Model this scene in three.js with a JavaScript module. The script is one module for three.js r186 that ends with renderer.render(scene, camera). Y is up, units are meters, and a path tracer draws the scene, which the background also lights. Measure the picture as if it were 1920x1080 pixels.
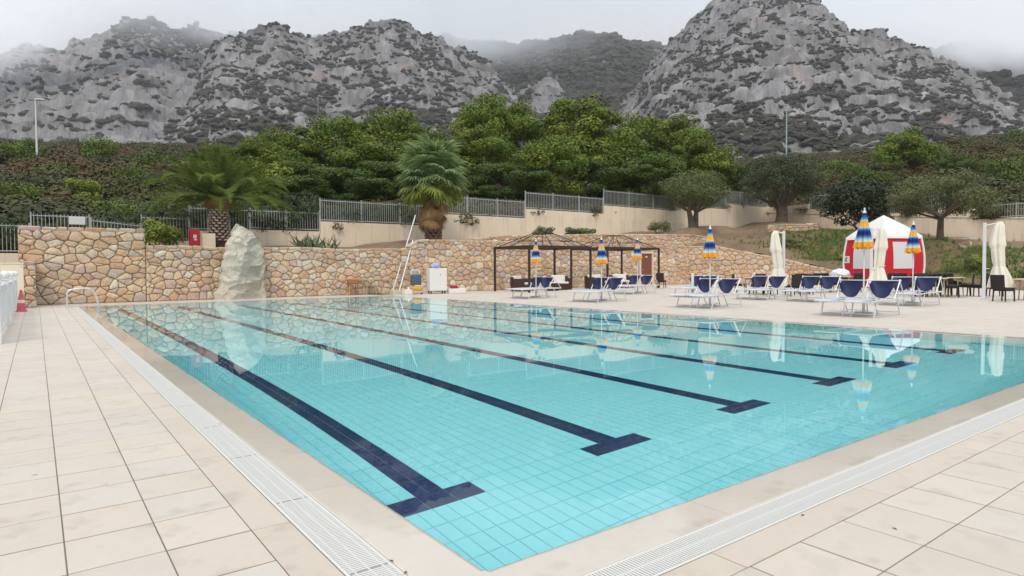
import * as THREE from 'three';
import { mergeGeometries } from 'three/addons/utils/BufferGeometryUtils.js';
import { ImprovedNoise } from 'three/addons/math/ImprovedNoise.js';
import { RoundedBoxGeometry } from 'three/addons/geometries/RoundedBoxGeometry.js';

// ---------------------------------------------------------------- camera, sky, sun, exposure
const scene = new THREE.Scene();
const camera = new THREE.PerspectiveCamera(48.63, 16 / 9, 0.05, 6000);
{
  const yaw = 36.7652 * Math.PI / 180, pitch = 1.7771 * Math.PI / 180, roll = -0.4128 * Math.PI / 180;
  const fw = new THREE.Vector3(Math.sin(yaw) * Math.cos(pitch), -Math.sin(pitch), -Math.cos(yaw) * Math.cos(pitch));
  const rt = new THREE.Vector3(Math.cos(yaw), 0, Math.sin(yaw));
  const up = new THREE.Vector3().crossVectors(rt, fw);
  const rt2 = rt.clone().multiplyScalar(Math.cos(roll)).addScaledVector(up, Math.sin(roll));
  const up2 = new THREE.Vector3().crossVectors(rt2, fw);
  camera.quaternion.setFromRotationMatrix(new THREE.Matrix4().makeBasis(rt2, up2, fw.clone().negate()));
  camera.position.set(-1.4616, 1.2405, 2.1509);
}
const renderer = new THREE.WebGLRenderer({ antialias: true });
renderer.toneMapping = THREE.LinearToneMapping;
renderer.toneMappingExposure = 1.13;
renderer.shadowMap.enabled = true;
{ // an overcast sky: brightest overhead, grey towards the horizon
  const W = 512, H = 256, d = new Float32Array(W * H * 4), n = new ImprovedNoise();
  for (let j = 0; j < H; j++) for (let i = 0; i < W; i++) {
    const el = ((j + 0.5) / H - 0.5) * Math.PI, az = (i + 0.5) / W * Math.PI * 2;
    const s = Math.max(0, Math.sin(el)), x = Math.cos(az) * Math.cos(el), z = Math.sin(az) * Math.cos(el);
    const k = 1 / (s + 0.35);
    let c = n.noise(x * k * 1.6, 3.1, z * k * 1.6) * 0.6 + n.noise(x * k * 4, 7.7, z * k * 4) * 0.3;
    const L = 1.36 * (1 + 2 * s) / 3 * (1 + 0.04 * c) + (el < 0 ? -0.12 : 0.19 * Math.exp(-s * 6));
    d.set([L * 0.965, L * 0.99, L * 1.035, 1], (j * W + i) * 4);
  }
  const sky = new THREE.DataTexture(d, W, H, THREE.RGBAFormat, THREE.FloatType);
  sky.mapping = THREE.EquirectangularReflectionMapping; sky.magFilter = THREE.LinearFilter; sky.needsUpdate = true;
  scene.background = sky; scene.environment = sky;
}
const sun = new THREE.DirectionalLight(0xfff2df, 1.5);
sun.position.set(-22, 60, 26); sun.target.position.set(12, 0, -14);
sun.castShadow = true; sun.shadow.radius = 24; sun.shadow.mapSize.set(2048, 2048);
Object.assign(sun.shadow.camera, { left: -60, right: 60, top: 60, bottom: -60, near: 1, far: 200 });
scene.add(sun, sun.target);
scene.fog = new THREE.FogExp2(new THREE.Color().setRGB(0.82, 0.88, 0.97), 0.0002);

// ---------------------------------------------------------------- helpers
function rng(seed) { let a = seed >>> 0; return () => { a = (a + 0x6D2B79F5) | 0; let t = Math.imul(a ^ (a >>> 15), 1 | a); t = (t + Math.imul(t ^ (t >>> 7), 61 | t)) ^ t; return ((t ^ (t >>> 14)) >>> 0) / 4294967296; }; }
const PN = new ImprovedNoise();
const nz = (x, y, z = 0) => PN.noise(x, y, z);
function fbm(x, y, z = 0, o = 4) { let s = 0, a = 1; for (let i = 0; i < o; i++) { s += a * PN.noise(x, y, z); x *= 2.03; y *= 2.03; z *= 2.03; a *= 0.5; } return s; }
function ridged(x, y, z = 0, o = 4) { let s = 0, a = 0.5; for (let i = 0; i < o; i++) { s += a * (1 - Math.abs(PN.noise(x, y, z)) * 2); x *= 2.1; y *= 2.1; z *= 2.1; a *= 0.5; } return s; }
const lerp = (a, b, t) => a + (b - a) * t, clamp = (x, a = 0, b = 1) => Math.min(b, Math.max(a, x));
const sstep = (a, b, x) => { const t = clamp((x - a) / (b - a)); return t * t * (3 - 2 * t); };
function curve(pts) { return x => { if (x <= pts[0][0]) return pts[0][1]; for (let i = 1; i < pts.length; i++) if (x <= pts[i][0]) return lerp(pts[i - 1][1], pts[i][1], (x - pts[i - 1][0]) / (pts[i][0] - pts[i - 1][0])); return pts[pts.length - 1][1]; }; }
const taken = {};
function numbered(n) { const k = taken[n] = (taken[n] ?? -1) + 1; return k ? `${n}_${String(k).padStart(3, '0')}` : n; }
function tag(o, label, category, group, kind) { if (label) o.userData.label = label; if (category) o.userData.category = category; if (group) o.userData.group = group; if (kind) o.userData.kind = kind; return o; }
function mesh(name, geo, mat, parent = scene) {
  const m = new THREE.Mesh(geo, mat); m.name = parent === scene ? numbered(name) : name;
  m.castShadow = m.receiveShadow = true; parent.add(m); return m;
}
function thing(name, label, category, pos = [0, 0, 0], turn = 0, group) {
  const g = new THREE.Group(); g.name = numbered(name); g.position.set(...pos); g.rotation.y = turn; scene.add(g);
  return tag(g, label, category, group);
}
function copy(root, pos, turn = 0, label, scale = 1) {
  const c = root.clone(); c.name = numbered(root.name.replace(/_\d{3}$/, '')); c.position.set(...pos); c.rotation.y = turn; c.scale.setScalar(scale);
  c.userData = { ...root.userData }; if (label) c.userData.label = label; scene.add(c); return c;
}
const merge = gs => mergeGeometries(gs.map(g => { const h = g.index ? g.toNonIndexed() : g; for (const k of Object.keys(h.attributes)) if (!['position', 'normal', 'uv', 'color'].includes(k)) h.deleteAttribute(k); return h; }));
const box = (w, h, d, x = 0, y = 0, z = 0) => new THREE.BoxGeometry(w, h, d).translate(x, y, z);
const rbox = (w, h, d, x = 0, y = 0, z = 0, r = 0.02, s = 2) => new RoundedBoxGeometry(w, h, d, s, Math.min(r, w / 2.01, h / 2.01, d / 2.01)).translate(x, y, z);
const V = (x, y, z) => new THREE.Vector3(x, y, z);
function rod(a, b, r, r2 = r, n = 8) {
  const p = V(...a), q = V(...b), g = new THREE.CylinderGeometry(r2, r, p.distanceTo(q), n);
  g.applyQuaternion(new THREE.Quaternion().setFromUnitVectors(V(0, 1, 0), q.clone().sub(p).normalize()));
  return g.translate((p.x + q.x) / 2, (p.y + q.y) / 2, (p.z + q.z) / 2);
}
const tube = (pts, r, n = 24, k = 8) => new THREE.TubeGeometry(new THREE.CatmullRomCurve3(pts.map(p => V(...p)), false, 'catmullrom', 0.3), n, r, k);
function raw(pos, idx, uv, col) {
  const g = new THREE.BufferGeometry(); g.setAttribute('position', new THREE.Float32BufferAttribute(pos, 3));
  if (uv) g.setAttribute('uv', new THREE.Float32BufferAttribute(uv, 2)); if (col) g.setAttribute('color', new THREE.Float32BufferAttribute(col, 3));
  if (idx) g.setIndex(idx); g.computeVertexNormals(); return g;
}
// textures
function pnoise(x, y, p, s) { // tileable value noise with period p
  const h = (i, j) => { let a = Math.imul(((i % p) + p) % p, 374761393) ^ Math.imul(((j % p) + p) % p, 668265263) ^ Math.imul(s, 1274126177); a = Math.imul(a ^ (a >>> 13), 1274126177); return ((a ^ (a >>> 16)) >>> 0) / 4294967296; };
  const i = Math.floor(x), j = Math.floor(y), u = x - i, v = y - j, a = u * u * (3 - 2 * u), b = v * v * (3 - 2 * v);
  return lerp(lerp(h(i, j), h(i + 1, j), a), lerp(h(i, j + 1), h(i + 1, j + 1), a), b);
}
const pf = (u, v, p, s, o = 4) => { let t = 0, a = 0.5, n = 0; for (let k = 0; k < o; k++) { t += a * pnoise(u * p, v * p, p, s + k); n += a; p *= 2; a *= 0.55; } return t / n; };
function tex(size, fn, { srgb = false, repeat = 1 } = {}) {
  const d = new Uint8Array(size * size * 4);
  for (let j = 0; j < size; j++) for (let i = 0; i < size; i++) {
    const c = fn(i / size, j / size), o = (j * size + i) * 4, a = Array.isArray(c) ? c : [c, c, c];
    for (let k = 0; k < 3; k++) d[o + k] = clamp(a[k]) * 255; d[o + 3] = a.length > 3 ? clamp(a[3]) * 255 : 255;
  }
  const t = new THREE.DataTexture(d, size, size, THREE.RGBAFormat); t.wrapS = t.wrapT = THREE.RepeatWrapping; t.magFilter = THREE.LinearFilter; t.minFilter = THREE.LinearMipmapLinearFilter; t.generateMipmaps = true;
  if (srgb) t.colorSpace = THREE.SRGBColorSpace; t.repeat.set(repeat, repeat); t.needsUpdate = true; return t;
}
const lin = (r, g, b) => new THREE.Color().setRGB(r, g, b);
const std = (color, roughness = 0.8, o = {}) => new THREE.MeshStandardMaterial({ color, roughness, side: THREE.DoubleSide, ...o });
const T = {
  mottle: tex(512, (u, v) => { const a = pf(u, v, 4, 1), b = pf(u, v, 28, 9, 3), c = sstep(0.58, 0.72, pf(u, v, 9, 3, 3)); return 0.58 + 0.36 * a + 0.24 * b - 0.12 * c; }),
  stain: tex(512, (u, v) => { const a = pf(u, v, 3, 21), b = pf(u, v, 40, 33, 2), s = sstep(0.6, 0.78, pf(u, v, 6, 55, 5)); const t = sstep(0.64, 0.7, pf(u, v, 11, 71, 4)), k = 0.9 + 0.11 * a + 0.05 * (b - 0.5) - 0.13 * s - 0.05 * t; return [k, k * (1 - 0.012 * s), k * (1 - 0.035 * s)]; }),
  rough: tex(256, (u, v) => 0.6 + 0.5 * (pf(u, v, 5, 77) - 0.5) + 0.2),
  grit: tex(256, (u, v) => pf(u, v, 16, 5, 4)),
  crag: tex(512, (u, v) => { const a = pf(u, v, 6, 41, 6); return 1 - Math.abs(a - 0.5) * 2.4; }),
  ripple: tex(512, (u, v) => pf(u, v, 5, 61, 2)),
  plaster: tex(512, (u, v) => { const a = pf(u, v, 4, 91), st = sstep(0.55, 0.8, pnoise(u * 40, v * 2, 40, 3) * 0.6 + pf(u, v, 5, 14) * 0.5); return 0.9 + 0.1 * a - 0.1 * st; }),
};
const steel = std(lin(0.72, 0.74, 0.76), 0.35, { metalness: 0.55 });
const whiteMetal = std(lin(0.74, 0.75, 0.76), 0.4);
const instanced = (name, geo, mat, list, parent, tint) => {
  const m = new THREE.InstancedMesh(geo, mat, list.length); m.name = parent === scene ? numbered(name) : name; m.castShadow = m.receiveShadow = true;
  list.forEach((x, i) => { m.setMatrixAt(i, x); if (tint) m.setColorAt(i, tint(i)); }); m.userData.kind = 'stuff'; parent.add(m); return m;
};
const M4 = (x, y, z, sx = 1, sy = 1, sz = 1, ry = 0, rx = 0, rz = 0) => new THREE.Matrix4().compose(V(x, y, z), new THREE.Quaternion().setFromEuler(new THREE.Euler(rx, ry, rz, 'YXZ')), V(sx, sy, sz));

// ---------------------------------------------------------------- pool
const PW = 11.71, PL = 25, PD = 1.15, WL = -0.009;             // width (x), length (-z), depth, water level
const TX = 0.115, TZ = 0.232;                                  // floor tile
{
  const r = rng(11);
  const aqua = [0, 1, 2].map(i => std(lin(0.56 - 0.015 * i, 0.945 - 0.012 * i, 0.985 - 0.01 * i), 0.35));
  const navy = [0, 1].map(i => std(lin(0.012 + 0.006 * i, 0.016 + 0.007 * i, 0.1 + 0.03 * i), 0.3));
  const grout = std(lin(0.34, 0.6, 0.64), 0.9), navyGrout = std(lin(0.5, 0.53, 0.65), 0.9);
  const floor = tag(mesh('pool_floor', box(PW + 0.6, 0.2, PL + 0.6, PW / 2, -PD - 0.104, -PL / 2), grout), 'pale aqua tiled floor of the swimming pool', null, null, 'structure');
  const tileGeo = box(TX - 0.006, 0.01, TZ - 0.006), turned = box(TZ - 0.006, 0.01, TX - 0.006);
  const lanes = [0, 16, 33, 50, 66, 83].map(i => 0.478 + (2 + i) * TX);   // left edge of each bar
  const laneZ0 = -1.942, rest = [], list = [];
  const ox = 0.478 % TX, oz = -1.71;
  for (let i = -1; i < 102; i++) for (let k = -8; k < 102; k++) {
    const x = ox + (i + 0.5) * TX, z = oz - (k + 0.5) * TZ; if (x < 0.02 || x > PW - 0.02 || z > -0.02 || z < -PL + 0.05) continue;
    if (lanes.some(l => x > l - 0.02 && x < l + 2 * TX + 0.0 && z < laneZ0 + 0.05 && z > -23.2)) continue;
    if (z < -1.71 && z > -1.94 && lanes.some(l => x > l - 2 * TX - 0.02 && x < l + 4 * TX)) continue;
    list.push([x, z]);
  }
  const cam = camera.position;
  list.sort((a, b) => Math.hypot(a[0] - cam.x, a[1] - cam.z) - Math.hypot(b[0] - cam.x, b[1] - cam.z));
  list.forEach(([x, z], n) => { if (n < 300) { const t = mesh('floor_tile', tileGeo, aqua[Math.floor(r() * 3)], floor); t.position.set(x, -PD, z); } else rest.push(M4(x, -PD, z)); });
  instanced('floor_tile_field', tileGeo, std(lin(1, 1, 1), 0.35), rest, floor, () => lin(0.54 + 0.025 * r(), 0.925 + 0.02 * r(), 0.97 + 0.015 * r()));
  lanes.forEach((l, n) => {
    const th = tag(mesh('lane_line', merge([box(2 * TX, 0.004, 21.26, l + TX, -PD - 0.0025, laneZ0 - 10.63), box(6 * TX, 0.004, 2 * TX, l + TX, -PD - 0.0022, -1.826)]), navyGrout),
      ['navy tiled lane line beside the pool edge with the drain grate', 'second navy lane line from the drain-grate edge of the pool', 'third navy lane line from the drain-grate edge of the pool', 'fourth navy lane line from the drain-grate edge of the pool', 'fifth navy lane line from the drain-grate edge of the pool', 'navy lane line closest to the sun lounger terrace'][n], 'lane line', 'lane lines on the pool floor');
    for (let a = 0; a < 2; a++) for (let b = -1; b < 2; b++) mesh('dark_tile', turned, navy[Math.floor(r() * 2)], th).position.set(l + TX + b * TZ, -PD + 0.001, -1.826 + (a - 0.5) * TX);
    const far = [];
    for (let k = 0; k < 92; k++) for (let a = 0; a < 2; a++) {
      const z = laneZ0 - 0.116 - k * TZ, x = l + (a + 0.5) * TX; if (z < -23.2) continue;
      if (k < 30 && n < 4) mesh('dark_tile', tileGeo, navy[Math.floor(r() * 2)], th).position.set(x, -PD + 0.001, z); else far.push(M4(x, -PD + 0.001, z));
    }
    instanced('dark_tile_run', tileGeo, navy[0], far, th);
  });
  // pool walls with their tiles
  const wallT = []; const wt = box(TZ - 0.006, TX - 0.006, 0.008);
  for (let y = -PD + TX / 2; y < -0.09; y += TX) {
    for (let z = -TZ / 2; z > -PL; z -= TZ) { wallT.push(M4(0.002, y, z, 1, 1, 1, Math.PI / 2), M4(PW - 0.002, y, z, 1, 1, 1, Math.PI / 2)); }
    for (let x = TZ / 2; x < PW; x += TZ) { wallT.push(M4(x, y, -0.002), M4(x, y, -PL + 0.002)); }
  }
  const wall = tag(mesh('pool_wall', merge([box(0.3, PD + 0.1, PL + 0.6, -0.152, -PD / 2 - 0.07, -PL / 2), box(0.3, PD + 0.1, PL + 0.6, PW + 0.152, -PD / 2 - 0.07, -PL / 2), box(PW - 0.01, PD + 0.1, 0.3, PW / 2, -PD / 2 - 0.07, 0.152), box(PW - 0.01, PD + 0.1, 0.3, PW / 2, -PD / 2 - 0.07, -PL - 0.152)]), grout), 'aqua tiled side walls of the swimming pool', null, null, 'structure');
  instanced('wall_tile_field', wt, std(lin(0.55, 0.9, 0.94), 0.35), wallT, wall);
  // the water
  const water = new THREE.MeshPhysicalMaterial({ color: 0xffffff, roughness: 0, transmission: 1, thickness: 1, ior: 1.333, attenuationColor: lin(0.36, 0.95, 0.995), attenuationDistance: 7.5, bumpMap: T.ripple, bumpScale: 0.0009 });
  const g = new THREE.BoxGeometry(PW + 0.54, 1.4, PL + 0.54).translate(PW / 2, WL - 0.7, -PL / 2);
  const p = g.attributes.position, uv = g.attributes.uv; for (let i = 0; i < p.count; i++) uv.setXY(i, p.getX(i) / 3.3, p.getZ(i) / 3.3);
  tag(mesh('water', g, water), 'calm clear turquoise water filling the pool', null, null, 'structure');
}

// ---------------------------------------------------------------- deck, coping, grates
const deckEdge = [[8, 33.5], [-3, 34.5], [-7.5, 36], [-10, 38.5], [-14, 42], [-18.3, 39.8], [-23.4, 38.1], [-27.6, 36.9]];   // [z, x]
const deckMaxX = z => curve(deckEdge.map(([a, b]) => [-a, b]))(-z);
{
  const r = rng(5);
  const base = std(lin(0.19, 0.155, 0.125), 0.95);
  const sh = new THREE.Shape([[12.2, 27.6], ...deckEdge.slice().reverse().map(([z, x]) => [x + 0.4, -z]), [12.2, -8]].map(([x, y]) => new THREE.Vector2(x, y)));
  const right = new THREE.ExtrudeGeometry(sh, { depth: 0.4, bevelEnabled: false }).rotateX(-Math.PI / 2).translate(0, -0.4035, 0);
  const deck = tag(mesh('pool_deck', merge([box(6.515, 0.4, 36, -7 + 3.2575, -0.2035, -10), box(12.685 - 0.002, 0.4, 7.529, -0.483 + 6.342, -0.2035, 0.471 + 3.7645), box(12.683, 0.4, 2.6, -0.483 + 6.342, -0.2035, -25.47 - 1.3), right]), base), 'pale beige stone-look paving around the pool', null, null, 'structure');
  // tiles: [x, z, w, d]
  const tiles = [];
  for (let i = 0; i < 16; i++) for (let k = -18; k < 67; k++) tiles.push([-0.6654 - (i + 0.5) * 0.3603, -1.0063 - (k + 0.5) * 0.3932, 0.3603, 0.3932, 0]);
  for (let j = 0; j < 19; j++) for (let k = -4; k < 105; k++) { const x = 1.27 + (k + 0.5) * 0.39, z = 0.651 + (j + 0.5) * 0.355; if (x > -0.66 && x < deckMaxX(z)) tiles.push([x, z, 0.39, 0.355, 1]); }
  for (let i = 0; i < 90; i++) for (let k = -1; k < 72; k++) { const x = PW + 0.6654 + (i + 0.5) * 0.3603, z = 0.4577 - (k + 0.5) * 0.3872; if (x < deckMaxX(z) && z > -27.4 && z < 0.6) tiles.push([x, z, 0.3603, 0.3872, 0]); }
  for (let j = 0; j < 5; j++) for (let k = -1; k < 31; k++) tiles.push([-0.5 + (k + 0.5) * 0.39, -25.665 - (j + 0.5) * 0.355, 0.39, 0.355, 1]);
  const F = [Math.sin(0.6417), -Math.cos(0.6417)], cx = camera.position.x, cz = camera.position.z;
  const key = t => { const dx = t[0] - cx, dz = t[1] - cz, d = dx * F[0] + dz * F[1], s = Math.abs(dx * -F[1] + dz * F[0]); return d < 0.8 || s > d * 0.86 + 0.3 || 1.24 / d > 0.52 ? 1e3 + Math.hypot(dx, dz) : d; };
  tiles.sort((a, b) => key(a) - key(b));
  const variants = [0, 1].map(kind => Array.from({ length: 8 }, () => {
    const [w, d] = kind ? [0.39, 0.355] : [0.3603, 0.3932], g = rbox(w - (kind ? 0.01 : 0.0055), 0.03, d - (kind ? 0.0055 : 0.011), 0, -0.015, 0, 0.0025, 1), p = g.attributes.position, uv = g.attributes.uv, a = r(), b = r();
    for (let i = 0; i < p.count; i++) uv.setXY(i, a + p.getX(i) * 0.7, b + p.getZ(i) * 0.7); return g;
  }));
  const tones = Array.from({ length: 7 }, () => { const k = 0.93 + 0.1 * r(), w = (r() - 0.5) * 0.02; return std(lin((0.62 + w) * k, 0.568 * k, (0.5 - w) * k), 0.55, { map: T.stain, bumpMap: T.grit, bumpScale: 0.0006 }); });
  const restA = [[], []];
  tiles.forEach(([x, z, w, d, kind], n) => {
    if (n < 300) { const t = mesh('paving_tile', variants[kind][Math.floor(r() * 8)], tones[Math.floor(r() * 7)], deck); t.position.set(x, (r() - 0.5) * 0.0015, z); t.rotation.set((r() - 0.5) * 0.002, 0, (r() - 0.5) * 0.002); }
    else restA[kind].push(M4(x, (r() - 0.5) * 0.0015, z));
  });
  restA.forEach((l, k) => instanced('paving_tile_field', variants[k][0], std(lin(1, 1, 1), 0.55, { map: T.stain }), l, deck, () => { const q = 0.93 + 0.1 * r(), w = (r() - 0.5) * 0.02; return lin((0.62 + w) * q, 0.568 * q, (0.5 - w) * q); }));
  // border slabs between the tiles and the grate, and coping slabs between the grate and the water
  const slabMat = Array.from({ length: 5 }, () => { const k = 0.93 + 0.09 * r(); return std(lin(0.615 * k, 0.55 * k, 0.47 * k), 0.5, { map: T.stain, bumpMap: T.grit, bumpScale: 0.0006 }); });
  const copeMat = Array.from({ length: 5 }, () => { const k = 0.93 + 0.09 * r(); return new THREE.MeshPhysicalMaterial({ color: lin(0.68 * k, 0.62 * k, 0.535 * k), roughness: 0.5, map: T.stain, clearcoat: 1, clearcoatRoughness: 0.06, side: THREE.DoubleSide }); });
  const uvm = g => { const p = g.attributes.position, uv = g.attributes.uv; const a = r(), b = r(); for (let i = 0; i < p.count; i++) uv.setXY(i, a + p.getX(i) * 0.6, b + p.getZ(i) * 0.6); return g; };
  const slab = (x0, x1, z0, z1) => mesh('border_slab', uvm(rbox(x1 - x0 - 0.005, 0.03, z1 - z0 - 0.005, (x0 + x1) / 2, -0.015 + (r() - 0.5) * 0.001, (z0 + z1) / 2, 0.0025, 1)), slabMat[Math.floor(r() * 5)], deck);
  for (let z = 0.41; z > -25.6; z -= 1.41) { slab(-0.6654, -0.485, Math.max(z - 1.41, -25.66), z); slab(PW + 0.485, PW + 0.6654, Math.max(z - 1.41, -25.66), z); }
  slab(-0.6654, -0.485, 0.41, 0.651); slab(PW + 0.485, PW + 0.6654, 0.41, 0.651);
  for (let x = -0.485; x < PW + 0.4; x += 1.345) { slab(x, Math.min(x + 1.345, PW + 0.485), 0.474, 0.651); slab(x, Math.min(x + 1.345, PW + 0.485), -25.665, -25.485); }
  // coping: slopes from the grate down under the water
  const cope = tag(mesh('pool_coping', merge([box(0.275, 0.05, 25.5, -0.1385, -0.12, -12.5), box(0.275, 0.05, 25.5, PW + 0.1385, -0.12, -12.5), box(PW - 0.004, 0.05, 0.26, PW / 2, -0.12, 0.134), box(PW - 0.004, 0.05, 0.26, PW / 2, -0.12, -25.134)]), grayMat()), 'sloping beige stone coping slabs around the water', null, null, 'structure');
  function grayMat() { return std(lin(0.3, 0.27, 0.23), 0.9); }
  const cslab = (len) => { // profile in x: outer edge at -0.28 (high), inner edge at 0 (low), extruded along z
    const s = new THREE.Shape(); s.moveTo(-0.279, -0.1); s.lineTo(-0.279, -0.004); s.lineTo(-0.272, -0.0015); s.lineTo(-0.24, -0.002); s.lineTo(-0.025, -0.0065); s.lineTo(-0.006, -0.012); s.lineTo(0, -0.022); s.lineTo(0, -0.1);
    return new THREE.ExtrudeGeometry(s, { depth: len - 0.003, bevelEnabled: false, curveSegments: 1 });
  };
  const put = (g, m) => { const q = g.applyMatrix4(m), p = q.attributes.position, uv = q.attributes.uv; for (let i = 0; i < p.count; i++) uv.setXY(i, p.getX(i) * 0.6, p.getZ(i) * 0.6); mesh('coping_slab', q, copeMat[Math.floor(r() * 5)], cope); };
  const CL = 1.39;
  for (let i = 0; i < 18; i++) { put(cslab(CL), M4(0, 0, -(i + 1) * CL + 0.02)); put(cslab(CL).rotateY(Math.PI), M4(PW, 0, -i * CL)); }
  for (let i = 0; i < 9; i++) { const w = PW / 9; put(cslab(w).rotateY(Math.PI / 2), M4(i * w, 0, 0)); put(cslab(w).rotateY(-Math.PI / 2), M4((i + 1) * w, 0, -PL)); }
  for (const [x, z] of [[0, 0], [PW, 0], [0, -PL], [PW, -PL]]) put(box(0.276, 0.09, 0.276), M4(x + (x ? 0.1415 : -0.1415), -0.0485, z + (z ? -0.1415 : 0.1415)));
  // drain grates
  const gm = std(lin(0.7, 0.71, 0.69), 0.5, { map: T.stain }), gd = std(lin(0.22, 0.22, 0.21), 0.9);
  const grate = (label, x0, x1, z0, z1, along, inside) => {
    const th = thing('overflow_grate', label, 'grate', [0, 0, 0], 0, 'overflow grates round the pool'), L = along === 'z' ? z1 - z0 : x1 - x0, Wd = along === 'z' ? x1 - x0 : z1 - z0, xm = (x0 + x1) / 2, zm = (z0 + z1) / 2;
    mesh('gutter', along === 'z' ? merge([box(Wd - 0.002, 0.02, L, xm, -0.09, zm), ]) : merge([box(L, 0.02, Wd - 0.002, xm, -0.09, zm), ]), std(lin(inside, inside, inside * 0.97), 0.8), th);
    mesh('gutter_lip', along === 'z' ? merge([box(0.014, 0.085, L, x0 + 0.008, -0.0435, zm), box(0.014, 0.085, L, x1 - 0.008, -0.0435, zm)]) : merge([box(L, 0.085, 0.014, xm, -0.0435, z0 + 0.008), box(L, 0.085, 0.014, xm, -0.0435, z1 - 0.008)]), gm, th);
    const list = []; const sp = 0.0165, n = Math.floor(L / sp);
    for (let i = 0; i < n; i++) { const c = (i + 0.5) * sp; if (along === 'z' && Math.floor(c) !== Math.floor(c + sp)) continue; list.push(along === 'z' ? M4(xm, -0.004, z0 + c) : M4(x0 + c, -0.004, zm)); }
    instanced('slat', along === 'z' ? box(Wd - 0.031, 0.012, 0.0095) : box(0.0095, 0.012, Wd - 0.031), gm, list, th);
    const bars = []; for (const f of along === 'z' ? [-0.3, 0, 0.3] : [0]) bars.push(along === 'z' ? box(0.008, 0.012, L, xm + f * Wd, -0.0055, zm) : box(L, 0.012, 0.008, xm, -0.0055, zm + f * Wd));
    mesh('cross_bar', merge(bars), gm, th);
  };
  grate('white slotted drain grate along the long pool edge on the railing side', -0.483, -0.284, -25.28, 0.284, 'z', 0.5);
  grate('white slotted drain grate along the short pool edge where the lane lines end', -0.283, PW + 0.283, 0.285, 0.472, 'x', 0.16);
  grate('white slotted drain grate along the sun lounger terrace', PW + 0.284, PW + 0.483, -25.28, 0.284, 'z', 0.5);
  grate('white slotted drain grate at the foot of the stone wall', -0.283, PW + 0.283, -25.483, -25.285, 'x', 0.5);
}
// ---------------------------------------------------------------- far hills and cloud
const CX = -1.46, CZ = 2.15, F0 = 1194.6;
const azOf = px => 36.7652 * Math.PI / 180 + Math.atan((px - 960) / F0);            // bearing of the ridges, as read at the camera's spot
const horizonY = px => 503 - (px - 960) * 0.0072;
const rockMat = std(lin(1, 1, 1), 0.95, { vertexColors: true, map: T.mottle, bumpMap: T.crag, bumpScale: 2.2 });
function lump(seed, detail = 1, flat = 0.75) {
  const g = new THREE.IcosahedronGeometry(1, detail), p = g.attributes.position;
  for (let i = 0; i < p.count; i++) { const x = p.getX(i), y = p.getY(i), z = p.getZ(i), k = 1 + 0.75 * nz(x * 2.3 + seed, y * 2.3, z * 2.3 + seed * 2); p.setXYZ(i, x * k, Math.max(-0.3, y * k * flat), z * k); }
  g.computeVertexNormals(); return g;
}
const scrubGeo = [lump(1), lump(5), lump(9)];
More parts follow.
